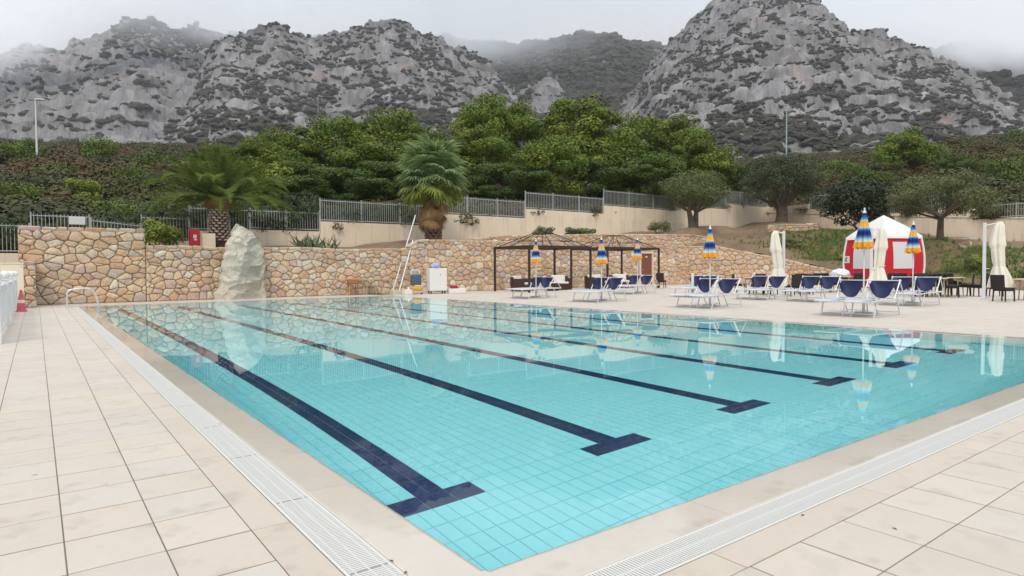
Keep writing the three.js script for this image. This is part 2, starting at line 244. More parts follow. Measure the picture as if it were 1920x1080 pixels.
function hill(name, label, ridge, o) { // ridge: [px, y] silhouette; o.r0 foot distance, o.r1 ridge distance
  const a0 = azOf(ridge[0][0]), a1 = azOf(ridge[ridge.length - 1][0]), top = curve(ridge.map(([px, y]) => { const a = azOf(px); return [a, (horizonY(px) - y - 8) / F0 * Math.cos(a - 36.7652 * Math.PI / 180)]; }));
  const r = rng(o.seed), { r0, r1, t0 = 0.1, na, nr, rough = 1, power = 0.85 } = o, S = o.seed * 13.7;
  const at = (a, t) => {
    const R = lerp(r0, r1, t), x = CX + R * Math.sin(a), z = CZ - R * Math.cos(a);
    const big = fbm(x / 190 + S, z / 190, S, 4), tt = clamp(t + 0.13 * big * Math.sin(Math.PI * clamp(t)));
    let e = lerp(t0, top(a), t <= 1 ? Math.pow(tt, power) : 1), y = 1.24 + Math.min(R, r1) * e;
    y += rough * (r1 * 0.006) * (ridged(x / 70 + S, z / 70, S, 5) - 0.45) * 2.1 * sstep(0, 0.25, t);
    y += rough * r1 * 0.0045 * fbm(x / 20, z / 20, S, 4);
    { const q = y / 21 + 1.5 * fbm(x / 120, z / 120, S + 5, 3), f = q - Math.floor(q); y += rough * 7.5 * (sstep(0.55, 1, f) - f) * sstep(0.1, 0.3, t); }
    y += rough * 9 * Math.pow(clamp(ridged(x / 38 + S, z / 38, 4, 3)), 3) * sstep(0.5, 1, t);
    if (t > 1) y -= (t - 1) * (r1 - r0) * 0.9;
    return [x, y, z];
  };
  const pos = [], uv = [], col = [], idx = [];
  for (let j = 0; j <= nr; j++) for (let i = 0; i <= na; i++) {
    const a = lerp(a0, a1, i / na), t = j / nr * 1.12, p = at(a, t); pos.push(...p);
    uv.push(a * r1 / 60, t * (r1 - r0) * 0.8 / 60);
    const n1 = fbm(p[0] / 45, p[1] / 30, p[2] / 45 + S, 4), st = nz(p[0] / 7, p[1] / 60, p[2] / 7), pk = sstep(0.42, 0.6, nz(p[0] / 60 + 9, p[1] / 45, p[2] / 60 + S));
    const k = clamp(0.275 + 0.1 * n1 + 0.1 * st - 0.16 * sstep(0.75, 0.95, ridged(p[0] / 14, p[1] / 14, p[2] / 14, 2)), 0.1, 0.62) * (o.tone ?? 1), c = [k * (0.99 + 0.14 * pk), k * (0.985 - 0.06 * pk), k * (1.03 - 0.12 * pk)];
    const dirt = sstep(0.0, 0.5, nz(p[0] / 26 + 4, p[1] / 20, p[2] / 26) + 0.35 * nz(p[0] / 9, p[1] / 9, p[2] / 9)) * 0.55;
    col.push(lerp(c[0], 0.12, dirt), lerp(c[1], 0.105, dirt), lerp(c[2], 0.085, dirt));
  }
  for (let j = 0; j < nr; j++) for (let i = 0; i < na; i++) { const a = j * (na + 1) + i, b = a + 1, c = a + na + 1, d = c + 1; idx.push(a, b, d, a, d, c); }
  const h = tag(mesh(name, raw(pos, idx, uv, col), rockMat), label, null, null, 'structure');
  const lists = [[], [], []];
  for (let n = 0; n < o.shrubs; n++) {
    const t = Math.pow(r(), 0.8) * 1.02, a = lerp(a0, a1, r()), p = at(a, t);
    let m = 0.5 * nz(p[0] / 40 + 3, p[1] / 28, p[2] / 40) + 0.45 * nz(p[0] / 15, p[1] / 10, p[2] / 15 + 5) + (o.cover ? o.cover(a, t) : 0);
    if (m < r() * 0.55 + 0.02) continue;
    const s = (o.size ?? 3.4) * (0.45 + 1.0 * r()) * (r() < 0.12 ? 1.7 : 1);
    lists[n % 3].push(M4(p[0], p[1] + s * 0.12, p[2], s * (0.8 + 0.5 * r()), s * (0.7 + 0.45 * r()), s * (0.8 + 0.5 * r()), r() * 6.28));
  }
  const sm = std(lin(1, 1, 1), 1);
  lists.forEach((l, k) => instanced('hill_scrub', scrubGeo[k], sm, l, h, () => { const q = 0.8 + 0.5 * r(); return lin(0.052 * q, 0.052 * q * (0.95 + 0.1 * r()), 0.04 * q); }));
  return h;
}
const pxAz = (a, b, w = 0.05) => x => sstep(azOf(a) - w, azOf(a) + w, x) * (1 - sstep(azOf(b) - w, azOf(b) + w, x));
const inDark = pxAz(235, 420, 0.02);
hill('hill', 'tall grey limestone cliff with few shrubs under the cloud', [[-160, 150], [-60, 120], [0, 104], [60, 86], [120, 95], [190, 62], [235, 40], [270, 36], [330, 48], [390, 52], [450, 58], [540, 66], [640, 74], [740, 100]], { r0: 560, r1: 1400, seed: 3, na: 340, nr: 170, shrubs: 44000, rough: 1.3, power: 0.72, size: 2.9, cover: (a, t) => 0.8 * inDark(a) * sstep(0.74, 0.88, t) + 0.4 * (1 - sstep(0.05, 0.14, t)) - 0.06 + 0.16 * sstep(0.5, 0.7, t) * sstep(0.15, 0.3, t) * 0 });
hill('hill', 'rugged grey mountain flank speckled with dark shrubs above the palms', [[90, 300], [150, 283], [210, 254], [280, 216], [335, 186], [375, 140], [400, 92], [425, 68], [470, 62], [520, 44], [540, 50], [560, 60], [600, 66], [640, 62], [660, 58], [682, 52], [692, 42], [735, 38], [772, 42], [788, 58], [815, 68], [850, 80], [885, 98], [925, 118], [950, 150], [985, 180], [1020, 222], [1050, 262], [1095, 300]], { r0: 240, r1: 1150, seed: 7, na: 520, nr: 240, shrubs: 85000, rough: 1.35, power: 0.8, size: 2.3, cover: (a, t) => 0.2 - 0.12 * t });
hill('hill', 'dark wooded hill between the two mountains under the cloud', [[640, 110], [720, 82], [790, 72], [850, 68], [900, 80], [960, 84], [1050, 75], [1100, 66], [1150, 64], [1230, 85], [1300, 120], [1380, 170]], { r0: 600, r1: 1480, seed: 13, na: 240, nr: 110, shrubs: 26000, rough: 1.0, size: 5.5, tone: 0.75, cover: () => 0.6 });
hill('hill', 'small pale limestone crag between the two mountains', [[925, 215], [950, 196], [985, 162], [1005, 144], [1030, 138], [1050, 148], [1068, 176], [1095, 215], [1130, 240]], { r0: 700, r1: 1150, seed: 17, na: 90, nr: 60, shrubs: 2600, rough: 1.3, size: 3.6, cover: () => 0.05 });
hill('hill', 'steep conical limestone peak speckled with shrubs', [[1060, 290], [1120, 240], [1168, 190], [1195, 166], [1222, 112], [1243, 84], [1262, 64], [1290, 38], [1325, 10], [1345, -4], [1370, -16], [1420, -22], [1480, -20], [1520, -6], [1560, 16], [1578, 32], [1585, 48], [1625, 58], [1655, 72], [1700, 86], [1750, 106], [1800, 130], [1840, 152], [1880, 176], [1930, 200], [2000, 232], [2080, 270]], { r0: 230, r1: 1050, seed: 23, na: 620, nr: 260, shrubs: 120000, rough: 1.4, power: 0.8, size: 1.75, cover: (a, t) => 0.2 - 0.2 * t + 0.3 * (1 - sstep(0.0, 0.12, t)) });
hill('hill', 'dark hillside fading into the cloud behind the conical peak', [[1560, 130], [1650, 112], [1750, 92], [1850, 84], [1940, 76], [2060, 70], [2160, 90]], { r0: 600, r1: 1450, seed: 29, na: 170, nr: 90, shrubs: 16000, rough: 0.9, size: 5.5, tone: 0.7, cover: () => 0.62 });
{ // low cloud resting on the ranges, between the near peaks and the far ones
  const lower = curve([[-300, 176], [0, 170], [90, 160], [160, 134], [230, 106], [300, 100], [370, 112], [450, 130], [560, 130], [700, 136], [800, 148], [870, 170], [940, 150], [1000, 134], [1080, 122], [1160, 120], [1230, 136], [1400, 140], [1600, 150], [1700, 164], [1800, 186], [1900, 200], [2250, 192]]);
  for (const [n, R, up, dens] of [[0, 1260, 0, 1]]) {
    const S = 512, d = new Uint8Array(S * S * 4);
    for (let j = 0; j < S; j++) for (let i = 0; i < S; i++) {
      const u = i / S, v = j / S, w = fbm(u * 9 + n * 5, v * 3.2, n * 3.3, 5), f = v * 330 - 40 - 26 * w;   // pixels-worth of cloud above its ragged lower rim
      const a = sstep(-14, 84, f) * dens; d.set([a * 255, a * 255, a * 255, 255], (j * S + i) * 4);
    }
    const al = new THREE.DataTexture(d, S, S, THREE.RGBAFormat); al.magFilter = al.minFilter = THREE.LinearFilter; al.needsUpdate = true;
    const m = new THREE.MeshPhysicalMaterial({ color: lin(0.87, 0.905, 0.95), roughness: 1, transmission: 1, thickness: 0, specularIntensity: 0, transparent: true, alphaMap: al, side: THREE.DoubleSide });
    const pos = [], uv = [], idx = [], NA = 160, NV = 36;
    for (let j = 0; j <= NV; j++) for (let i = 0; i <= NA; i++) {
      const px = lerp(-300, 2250, i / NA), a = azOf(px), v = j / NV, y = lower(px) + 40 + up - v * 330, b = -340 * v, rr = R + b;
      pos.push(CX + rr * Math.sin(a), 1.24 + R * (horizonY(px) - y) / F0 * Math.cos(a - 36.7652 * Math.PI / 180), CZ - rr * Math.cos(a)); uv.push(i / NA, v);
    }
    for (let j = 0; j < NV; j++) for (let i = 0; i < NA; i++) { const a = j * (NA + 1) + i, c = a + NA + 1; idx.push(a, a + 1, c + 1, a, c + 1, c); }
    const c = mesh('cloud', raw(pos, idx, uv), m); c.castShadow = false; tag(c, 'low grey-white cloud wrapped round the mountain tops', null, null, 'stuff');
  }
}
// ---------------------------------------------------------------- ground, hillside, soil bank
tag(mesh('ground', new THREE.CircleGeometry(4500, 64).rotateX(-Math.PI / 2).translate(0, -3.2, 0), std(lin(0.12, 0.1, 0.075), 1)), 'dry earth stretching away below the terrace', null, null, 'structure');
const wallTop = curve([[-8, 2.05], [2, 2.3], [4, 2.7], [7, 3.2], [11.4, 3.5], [18, 4.0], [26, 4.8], [34, 5.4], [42, 6.0], [50, 6.8], [60, 6.9]]);
const hillY = (x, z) => {
  const dz = Math.max(0, -33 - z), dx = Math.max(0, x - 56), d = Math.hypot(dz, dx);
  let b = wallTop(x); if (x > 50) b = lerp(b, curve([[-33, 6.7], [-20, 5.2], [-8, 4.0], [10, 3.4]])(z), sstep(50, 58, x));
  return b - 0.25 + (Math.min(d, 55) * lerp(0.15, 0.2, sstep(0, 55, d)) + Math.max(0, d - 55) * 0.165) + 0.9 * fbm(x / 14, z / 14, 2.2, 4) * sstep(3, 30, d);
};
const soilMat = std(lin(1, 1, 1), 1, { vertexColors: true, map: T.mottle, bumpMap: T.grit, bumpScale: 0.05 });
{
  const pos = [], uv = [], col = [], idx = [], NA = 200, NR = 110;
  for (let j = 0; j <= NR; j++) for (let i = 0; i <= NA; i++) {
    const a = lerp(-0.35, 1.75, i / NA), dx = Math.sin(a), dz = -Math.cos(a);
    const tA = (-33.15 - CZ) / dz, tB = (56.15 - CX) / dx; let t0 = 1e9; if (dz < -0.01) t0 = Math.min(t0, tA); if (dx > 0.01) t0 = tA > 0 && dz < 0 ? Math.max(Math.min(tA, 1e9), 0) < tB || dx <= 0 ? tA : tB : tB;
    if (dz >= -0.01) t0 = tB;
    const R = t0 + (330 - t0) * Math.pow(j / NR, 1.6), x = CX + dx * R, z = CZ + dz * R; pos.push(x, hillY(x, z), z); uv.push(x / 3, z / 3);
    const k = 0.8 + 0.5 * nz(x / 6, z / 6, 3), rd = sstep(-0.1, 0.4, nz(x / 20, z / 20, 9)); col.push(lerp(0.1, 0.17, rd) * k, lerp(0.085, 0.1, rd) * k, lerp(0.05, 0.065, rd) * k);
  }
  for (let j = 0; j < NR; j++) for (let i = 0; i < NA; i++) { const a = j * (NA + 1) + i, c = a + NA + 1; idx.push(a, a + 1, c + 1, a, c + 1, c); }
  tag(mesh('hillside', raw(pos, idx, uv, col), soilMat), 'scrub covered slope rising behind the metal fence', null, null, 'structure');
}
const bankPts = [[2, -33, 2.2], [2, -28, 2.15], [10, -33, 2.5], [10, -28, 2.15], [13, -28, 2.25], [17, -28, 2.8], [17, -31, 2.9], [26, -33, 3.3], [30, -28, 3.2], [38, -33, 4.1], [36.5, -29.2, 3.5], [37.6, -27.2, 2.68], [39.5, -27.4, 2.95], [40.3, -26, 3.0], [38.2, -25.4, 2.6], [46, -33, 4.8], [56, -33, 5.5], [52, -29, 5.1], [40, -29.5, 4.3], [47, -27, 4.0], [48, -23.5, 3.9], [56, -25, 4.35], [51, -21, 4.0], [41, -23, 2.6], [41, -19, 1.6], [41.5, -16.5, 1.0], [43, -14, 0.7], [46.4, -14.6, 2.9], [46, -12.5, 2.2], [56, -18, 3.4], [56, -13, 2.85], [40, -9.5, 0.5], [37, -8.2, 0.1], [36, -6.5, 0.06], [35, -2, 0.03], [34.5, 5, 0.03], [45, -5, 1.4], [56, -5, 2.5], [38.6, -24.2, 2.5], [39.6, -20.8, 1.7], [40.4, -18, 0.95]];
const bankY = (x, z) => { let s = 0, w = 0; for (const [a, b, y] of bankPts) { const d = (x - a) ** 2 + (z - b) ** 2 + 0.3, k = 1 / (d * d); s += y * k; w += k; } return s / w + 0.07 * fbm(x / 1.6, z / 1.6, 1.1, 3); };
const greenAt = (x, z) => clamp(Math.exp(-(((x - 44.5) / 3.2) ** 2 + ((z + 20) / 4.2) ** 2)) * 1.3 + Math.exp(-(((x - 43) / 3) ** 2 + ((z + 11.5) / 2.2) ** 2)) * 1.1);
{
  const B = [[2, -27.92], [15, -27.92], [18.2, -28.68], [36.95, -28.68], [37.2, -27.5], [38.4, -23.75], [40, -18.4], [42.1, -14], [38.7, -10], [36.2, -7.5], [34.6, -3], [33.6, 8]], O = [[2, -32.9], [15, -32.9], [20, -32.9], [42, -32.9], [48, -32.9], [55.9, -32.9], [55.9, -26], [55.9, -19], [55.9, -13], [55.9, -8], [55.9, -2], [55.9, 8]];
  const pos = [], uv = [], col = [], idx = []; let nS = 0;
  for (let q = 0; q < B.length - 1; q++) { const steps = q < 2 ? 40 : 26; for (let s = 0; s < steps + (q === B.length - 2 ? 1 : 0); s++) { nS++; for (let t = 0; t <= 34; t++) {
    const f = s / steps, g = t / 34, x = lerp(lerp(B[q][0], B[q + 1][0], f), lerp(O[q][0], O[q + 1][0], f), g), z = lerp(lerp(B[q][1], B[q + 1][1], f), lerp(O[q][1], O[q + 1][1], f), g);
    pos.push(x, bankY(x, z) - (t === 0 ? 0.25 : 0), z); uv.push(x, z); const k = 0.85 + 0.45 * nz(x / 2.2, z / 2.2, 4), gr = greenAt(x, z) * sstep(-0.5, 0.2, nz(x / 1.1, z / 1.1, 8));
    col.push(lerp(0.3, 0.15, gr) * k, lerp(0.21, 0.18, gr) * k, lerp(0.135, 0.055, gr) * k); } } }
  for (let s = 0; s < nS - 1; s++) for (let t = 0; t < 34; t++) { const a = s * 35 + t, c = a + 35; idx.push(a, a + 1, c + 1, a, c + 1, c); }
  tag(mesh('wall_ledge', box(21.6, 0.5, 0.5, 27.2, 2.36, -28.0), std(lin(0.3, 0.21, 0.135), 1, { map: T.mottle })), 'narrow earth ledge between the two stone wall tiers', null, null, 'structure');
  tag(mesh('soil_bank', raw(pos, idx, uv, col), soilMat), 'bare brown earth bank between the stone walls and the cream wall', null, null, 'structure');
  const r = rng(77), blade = raw([-0.02, 0, 0, 0.02, 0, 0, 0.05, 0.14, 0.03, 0, 0, -0.02, 0, 0, 0.03, -0.06, 0.12, 0, -0.03, 0, 0, 0.02, 0, 0.02, 0, 0.16, -0.05], null, null), list = [];
  for (let n = 0; n < 26000; n++) { const x = 37 + r() * 18, z = -28 + r() * 24; if (x < deckMaxX(z) + 0.8) continue; if (greenAt(x, z) * 1.2 + 0.25 * nz(x / 1.5, z / 1.5, 2) < r() * 0.9 + 0.05) continue; const s = 0.7 + r() * 1.3; list.push(M4(x, bankY(x, z) - 0.01, z, s, s, s, r() * 6.28)); }
  tag(instanced('grass', blade, std(lin(1, 1, 1), 0.9), list, scene, () => { const q = 0.7 + 0.6 * r(), d = r() < 0.25 ? 1 : 0; return lin(lerp(0.12, 0.24, d) * q, lerp(0.2, 0.2, d) * q, lerp(0.035, 0.08, d) * q); }), 'patchy green and dry grass on the earth bank', 'grass');
}

// ---------------------------------------------------------------- rubble stone walls
const stoneMats = [[0.72, 0.52, 0.34], [0.78, 0.6, 0.41], [0.68, 0.45, 0.28], [0.8, 0.66, 0.5], [0.68, 0.55, 0.44], [0.76, 0.54, 0.38], [0.82, 0.72, 0.58], [0.62, 0.51, 0.42], [0.72, 0.52, 0.42], [0.76, 0.6, 0.42], [0.64, 0.45, 0.32], [0.76, 0.56, 0.38]].map(c => std(lin(...c), 0.9, { map: T.mottle, bumpMap: T.grit, bumpScale: 0.03 }));
const mortar = std(lin(0.34, 0.265, 0.185), 1, { bumpMap: T.grit, bumpScale: 0.01 });
function clip(poly, nx, ny, d) { const out = []; for (let i = 0; i < poly.length; i++) { const a = poly[i], b = poly[(i + 1) % poly.length], fa = a[0] * nx + a[1] * ny - d, fb = b[0] * nx + b[1] * ny - d; if (fa <= 0) out.push(a); if (fa * fb < 0) { const t = fa / (fa - fb); out.push([lerp(a[0], b[0], t), lerp(a[1], b[1], t)]); } } return out; }
function stoneGeo(poly, r, joint, depth, uvo) {
  const cx = poly.reduce((s, p) => s + p[0], 0) / poly.length, cy = poly.reduce((s, p) => s + p[1], 0) / poly.length; let q = [];
  for (let i = 0; i < poly.length; i++) { const a = poly[i], b = poly[(i + 1) % poly.length]; if (Math.hypot(a[0] - b[0], a[1] - b[1]) < 0.05) { q.push([(a[0] + b[0]) / 2, (a[1] + b[1]) / 2]); continue; } q.push([lerp(a[0], b[0], 0.12), lerp(a[1], b[1], 0.12)], [lerp(a[0], b[0], 0.88), lerp(a[1], b[1], 0.88)]); }
  if (q.length > 13) q = q.filter((_, i) => i % 2 === 0 || r() < 0.5);
  const sh = (p, d) => { const l = Math.hypot(p[0] - cx, p[1] - cy) || 1, k = Math.max(0.3, 1 - d / l); return [cx + (p[0] - cx) * k, cy + (p[1] - cy) * k]; };
  const n = q.length, pos = [], uv = [], idx = [], dz = depth * (0.7 + 0.6 * r()), tx = (r() - 0.5) * 0.16, ty = (r() - 0.5) * 0.16, add = (x, y, z) => { pos.push(x, y, z); uv.push((x + uvo) * 0.9, (y + uvo * 3) * 0.9); };
  const jt = joint * (0.7 + 0.6 * r());
  q.forEach(p => { const s = sh(p, jt); add(s[0], s[1], -0.012); });
  q.forEach(p => { const s = sh(p, jt + 0.006); add(s[0], s[1], dz * (0.62 + 0.2 * r()) + (s[0] - cx) * tx + (s[1] - cy) * ty); });
  q.forEach(p => { const s = sh(p, jt + 0.035 + 0.02 * r()); add(s[0], s[1], dz * (0.95 + 0.2 * r()) + (s[0] - cx) * tx + (s[1] - cy) * ty); });
  add(cx, cy, dz * (1.0 + 0.2 * r()));
  for (let i = 0; i < n; i++) { const j = (i + 1) % n; idx.push(i, j, n + j, i, n + j, n + i, n + i, n + j, 2 * n + j, n + i, 2 * n + j, 2 * n + i, 2 * n + i, 2 * n + j, 3 * n); }
  return raw(pos, idx, uv);
}
function stoneWall(label, pos, turn, len, top, cw, ch, seed, o = {}) { // local x along the wall, y up, z out of its face
  const th = thing('stone_wall', label, 'stone wall', pos, turn, o.group), r = rng(seed), th_ = o.thick ?? 0.45, bottom = o.bottom ?? 0;
  const n = Math.max(2, Math.ceil(len / 0.5)), s = new THREE.Shape(); s.moveTo(0, bottom - 0.3); for (let i = 0; i <= n; i++) s.lineTo(i / n * len, top(i / n * len) - 0.06); s.lineTo(len, bottom - 0.3);
  mesh('mortar_core', new THREE.ExtrudeGeometry(s, { depth: th_, bevelEnabled: false }).translate(0, 0, -th_), mortar, th);
  const stones = (uLen, uTop, face) => {
    const pts = [], rows = Math.ceil(10 / ch);
    for (let j = 0; j < rows; j++) { const y = bottom + (j + 0.5) * ch; for (let i = -1; i * cw < uLen + cw; i++) { const x = (i + 0.5 + (j % 2) * 0.5) * cw; if (y > uTop(clamp(x, 0, uLen)) + ch * 0.3) continue; pts.push([x + (r() - 0.5) * cw * 0.95, y + (r() - 0.5) * ch * 0.8, (r() - 0.45) * cw * ch * 0.26]); if (r() < 0.3) pts.push([x + cw * (0.3 + 0.4 * r()), y + ch * (0.3 + 0.4 * r()), -cw * ch * 0.16]); } }
    return pts.map((p, k) => {
      let poly = [[0, bottom], [uLen, bottom], [uLen, 9], [0, 9]];
      const a = clamp(p[0] - 0.4, 0, uLen), b = clamp(p[0] + 0.4, 0, uLen), ya = uTop(a), yb = uTop(b), sl = (yb - ya) / Math.max(b - a, 0.01); poly = clip(poly, -sl, 1, ya - sl * a - 0.03);
      for (let m = 0; m < pts.length; m++) if (m !== k) { const dx = pts[m][0] - p[0], dy = pts[m][1] - p[1]; if (Math.abs(dx) > 3 * cw || Math.abs(dy) > 3 * ch) continue; poly = clip(poly, dx, dy * 1.8225, (pts[m][0] ** 2 + (pts[m][1] * 1.35) ** 2 - p[0] ** 2 - (p[1] * 1.35) ** 2 + p[2] - pts[m][2]) / 2); if (poly.length < 3) break; }
      return poly.length < 3 ? null : [p, poly, face];
    }).filter(Boolean);
  };
  let all = stones(len, top, 0); if (o.skip) all = all.filter(([p]) => !o.skip(p[0], p[1]));
  const loose = []; let made = 0;
  for (const [p, poly] of all) {
    const w = Math.max(...poly.map(q => q[0])) - Math.min(...poly.map(q => q[0])), h = Math.max(...poly.map(q => q[1])) - Math.min(...poly.map(q => q[1])); if (w < 0.06 || h < 0.05) continue;
    const g = stoneGeo(poly, r, 0.009, o.depth ?? 0.06, seed + made * 0.37);
    if (made++ < 270) mesh('stone', g, stoneMats[Math.floor(r() * stoneMats.length)], th); else { const c = stoneMats[Math.floor(r() * stoneMats.length)].color, k = g.attributes.position.count, a = []; for (let i = 0; i < k; i++) a.push(c.r, c.g, c.b); g.setAttribute('color', new THREE.Float32BufferAttribute(a, 3)); loose.push(g); }
  }
  if (loose.length) mesh('far_stones', merge(loose), std(lin(1, 1, 1), 0.9, { vertexColors: true, map: T.mottle }), th).userData.kind = 'stuff';
  if (!o.noCap) for (let x = 0; x < len - 0.1;) { // rounded cap stones along the top
    const w = Math.min((o.cap ?? 0.5) * (0.6 + 0.7 * r()), len - x), g = new RoundedBoxGeometry(w - 0.02, 0.13 + 0.06 * r(), th_ + 0.1, 2, 0.055), p = g.attributes.position, y = top(clamp(x + w / 2, 0, len)), sl = Math.atan2(top(clamp(x + w, 0, len)) - top(x), w);
    for (let i = 0; i < p.count; i++) { const a = p.getX(i), b = p.getY(i), c = p.getZ(i), k = 0.022 * nz(a * 7 + x * 3, b * 9, c * 7 + seed); p.setXYZ(i, a + k, b + k * 1.2, c + k); }
    g.computeVertexNormals(); const m = mesh('cap_stone', g, stoneMats[Math.floor(r() * stoneMats.length)], th); m.position.set(x + w / 2, y + 0.0 + 0.02 * r(), -th_ / 2 + 0.03); m.rotation.z = sl; x += w;
  }
  return th;
}
const WZ = -27.45;
stoneWall('tall honey-coloured rubble stone wall behind the pool ladder', [-1.95, 0, WZ], 0, 4.07, () => 2.84, 0.42, 0.31, 101, { cap: 0.55 });
stoneWall('long rubble stone wall with the standing boulder in front of it', [2.13, 0, WZ], 0, 11.4, x => 2.16 + 0.04 * Math.sin(x * 1.3), 0.37, 0.29, 102, { cap: 0.5 });
stoneWall('high rubble stone wall behind the gazebos with a brown door in it', [13.54, 0, WZ], 0, 23.2, x => 2.2 + 0.5 * sstep(0.1, 1.3, x), 0.39, 0.32, 103, { cap: 0.5, skip: (x, y) => x > 17.7 && x < 19.25 && y < 2.4 });
stoneWall('upper tier of rubble stone set back above the gazebo wall', [18, 2.3, WZ - 0.75], 0, 22.5, x => curve([[0, 0.5], [3, 0.8], [10, 1.05], [16, 1.2], [20, 1.3], [22.5, 1.15]])(x), 0.4, 0.3, 104, { cap: 0.5, depth: 0.06 });
stoneWall('rubble stone wall sloping down towards the red tent', [36.75, 0, WZ], -Math.atan2(9.1, 2.9), 9.55, x => curve([[0, 2.7], [2, 2.62], [4.2, 2.15], [6.5, 1.66], [9.55, 0.85]])(x), 0.42, 0.34, 105, { cap: 0.6 });
stoneWall('stone pillar between the deck and the tall wall, beside the cream pillar and traffic cone', [-1.88, 0, -25.52], 0, 0.43, () => 1.52, 0.3, 0.26, 106, { thick: 1.88, cap: 0.9 });
stoneWall('low dry stone terrace wall under the forked olive tree', [47.8, 2.25, -16.05], -2.156, 4.1, () => 0.62, 0.42, 0.24, 107, { cap: 0.5 });
stoneWall('low dry stone terrace wall below the broad olive tree', [46.5, 4.0, -27.1], -1.25, 3.8, () => 0.5, 0.4, 0.24, 108, { cap: 0.5 });

// ---------------------------------------------------------------- cream retaining wall and metal fences
const cream = std(lin(0.89, 0.77, 0.61), 0.9, { map: T.plaster, bumpMap: T.grit, bumpScale: 0.004 });
const uvBox = (w, h, d, x, y, z) => { const g = box(w, h, d, x, y, z), p = g.attributes.position, uv = g.attributes.uv, n = g.attributes.normal; for (let i = 0; i < p.count; i++) uv.setXY(i, (Math.abs(n.getX(i)) > 0.5 ? p.getZ(i) : p.getX(i)) / 5, (Math.abs(n.getY(i)) > 0.5 ? p.getZ(i) : p.getY(i)) / 5); return g; };
const sections = [[-9, -1.6, 2.05, 3.36], [-1.6, 0.62, 2.55, 3.84], [0.62, 2.65, 2.45, 3.7], [2.65, 4.75, 2.72, 3.92], [4.75, 7.66, 3.25, 4.48], [7.66, 11.42, 3.38, 4.5], [11.42, 18.9, 3.95, 5.25], [18.9, 26.08, 4.72, 5.95], [26.08, 33.75, 5.38, 6.62], [33.75, 42.3, 6.02, 7.26], [42.3, 49.4, 6.5, 7.75], [49.4, 56.3, 7.0, 8.3]];
{
  const w = thing('retaining_wall', 'long stepped cream plaster retaining wall carrying the metal fence', 'wall', [0, 0, -33]);
  sections.forEach(([x0, x1, y]) => mesh('wall_step', uvBox(x1 - x0 - 0.003, y + 2, 0.3, (x0 + x1) / 2, y / 2 - 1, -0.15), cream, w));
  const e = thing('retaining_wall', 'cream plaster retaining wall behind the olive trees and red tent', 'wall', [56, 0, 0]);
  [[-33.0, -28.9, 7.0, 8.25], [-28.9, -22.4, 6.5, 7.8], [-22.4, -15.6, 5.6, 6.9], [-15.6, -8.6, 4.72, 5.82], [-8.6, 8, 4.2, 5.3]].forEach(([z0, z1, y]) => mesh('wall_step', uvBox(0.3, y + 2, z1 - z0 - 0.003, 0.35, y / 2 - 1, (z0 + z1) / 2), cream, e));
  mesh('corner_post', uvBox(0.32, 9, 0.3, 0.35, 2.6, -33.18), cream, e);
}
const fenceMat = std(lin(0.42, 0.45, 0.45), 0.5, { metalness: 0.2 });
const picketGeo = new Map();
function fence(label, a, b, y0, y1, along, at, slope = 0, gap = 0.13) {
  const L = b - a, h = y1 - y0, f = thing('metal_fence', label, 'fence', along === 'x' ? [a, y0, at] : [at, y0, b], along === 'x' ? 0 : Math.PI / 2, 'grey metal fence panels on the cream wall');
  const posts = Math.max(1, Math.round(L / 2.5)), yy = x => slope * x / L;
  for (let i = 0; i <= posts; i++) { const x = clamp(i / posts * L, 0.03, L - 0.03); mesh('post', box(0.06, h + 0.06, 0.06, x, h / 2 + yy(x), 0), fenceMat, f); }
  for (const y of [0.08, h - 0.12]) mesh('rail', rod([0, y, 0], [L, y + slope, 0], 0.028, 0.028, 6), fenceMat, f);
  const k = h.toFixed(2); if (!picketGeo.has(k)) picketGeo.set(k, box(0.024, h - 0.05, 0.024, 0, h / 2, 0));
  const n = Math.floor(L / gap); for (let i = 1; i < n; i++) { const m = mesh('picket', picketGeo.get(k), fenceMat, f); m.position.set(i / n * L, yy(i / n * L), 0.03); }
}
const FL = ['grey picket fence panel left of the tall stone wall end', 'high grey picket fence panel above the tall stone wall with a white board', 'sloping grey picket fence panel above the tall stone wall', 'grey picket fence panel beside the red cabinet', 'grey picket fence panel behind the date palm', 'grey picket fence panel behind the boulder with oleanders', 'long grey picket fence panel to the left side of the fan palm', 'grey picket fence panel just past the fan palm', 'grey picket fence panel above the first gazebo', 'grey picket fence panel above the second gazebo', 'grey picket fence panel behind the forked olive by the pines', 'grey picket fence panel behind the broad olive at the wall corner'];
FL[0] = 'lowest grey picket fence panel above the cream wall beside the tall stone wall'; FL[6] = 'long grey picket fence panel between the oleanders and the fan palm';
sections.forEach(([x0, x1, y0, y1], i) => fence(FL[i], Math.max(x0, -4.5), x1, y0 + 0.02, y1, 'x', -33.12, i === 2 ? -0.2 : 0, i > 7 ? 0.145 : 0.135));
[[-28.9, -22.4, 6.52, 7.8, 'grey fence panel on the side wall nearest its corner'], [-22.4, -15.6, 5.62, 6.9, 'grey fence panel on the side wall behind the bushy olive'], [-15.6, -8.6, 4.74, 5.82, 'grey fence panel on the side wall past the white parasols']].forEach(([a, b, y0, y1, l]) => fence(l, a, b, y0, y1, 'z', 56.35, 0, 0.16));
tag(mesh('notice_board', rbox(0.62, 0.36, 0.03, 0.12, 3.55, -33.02, 0.01), std(lin(0.78, 0.79, 0.8), 0.6)), 'blank white board fixed to the fence above the stone wall', 'board');
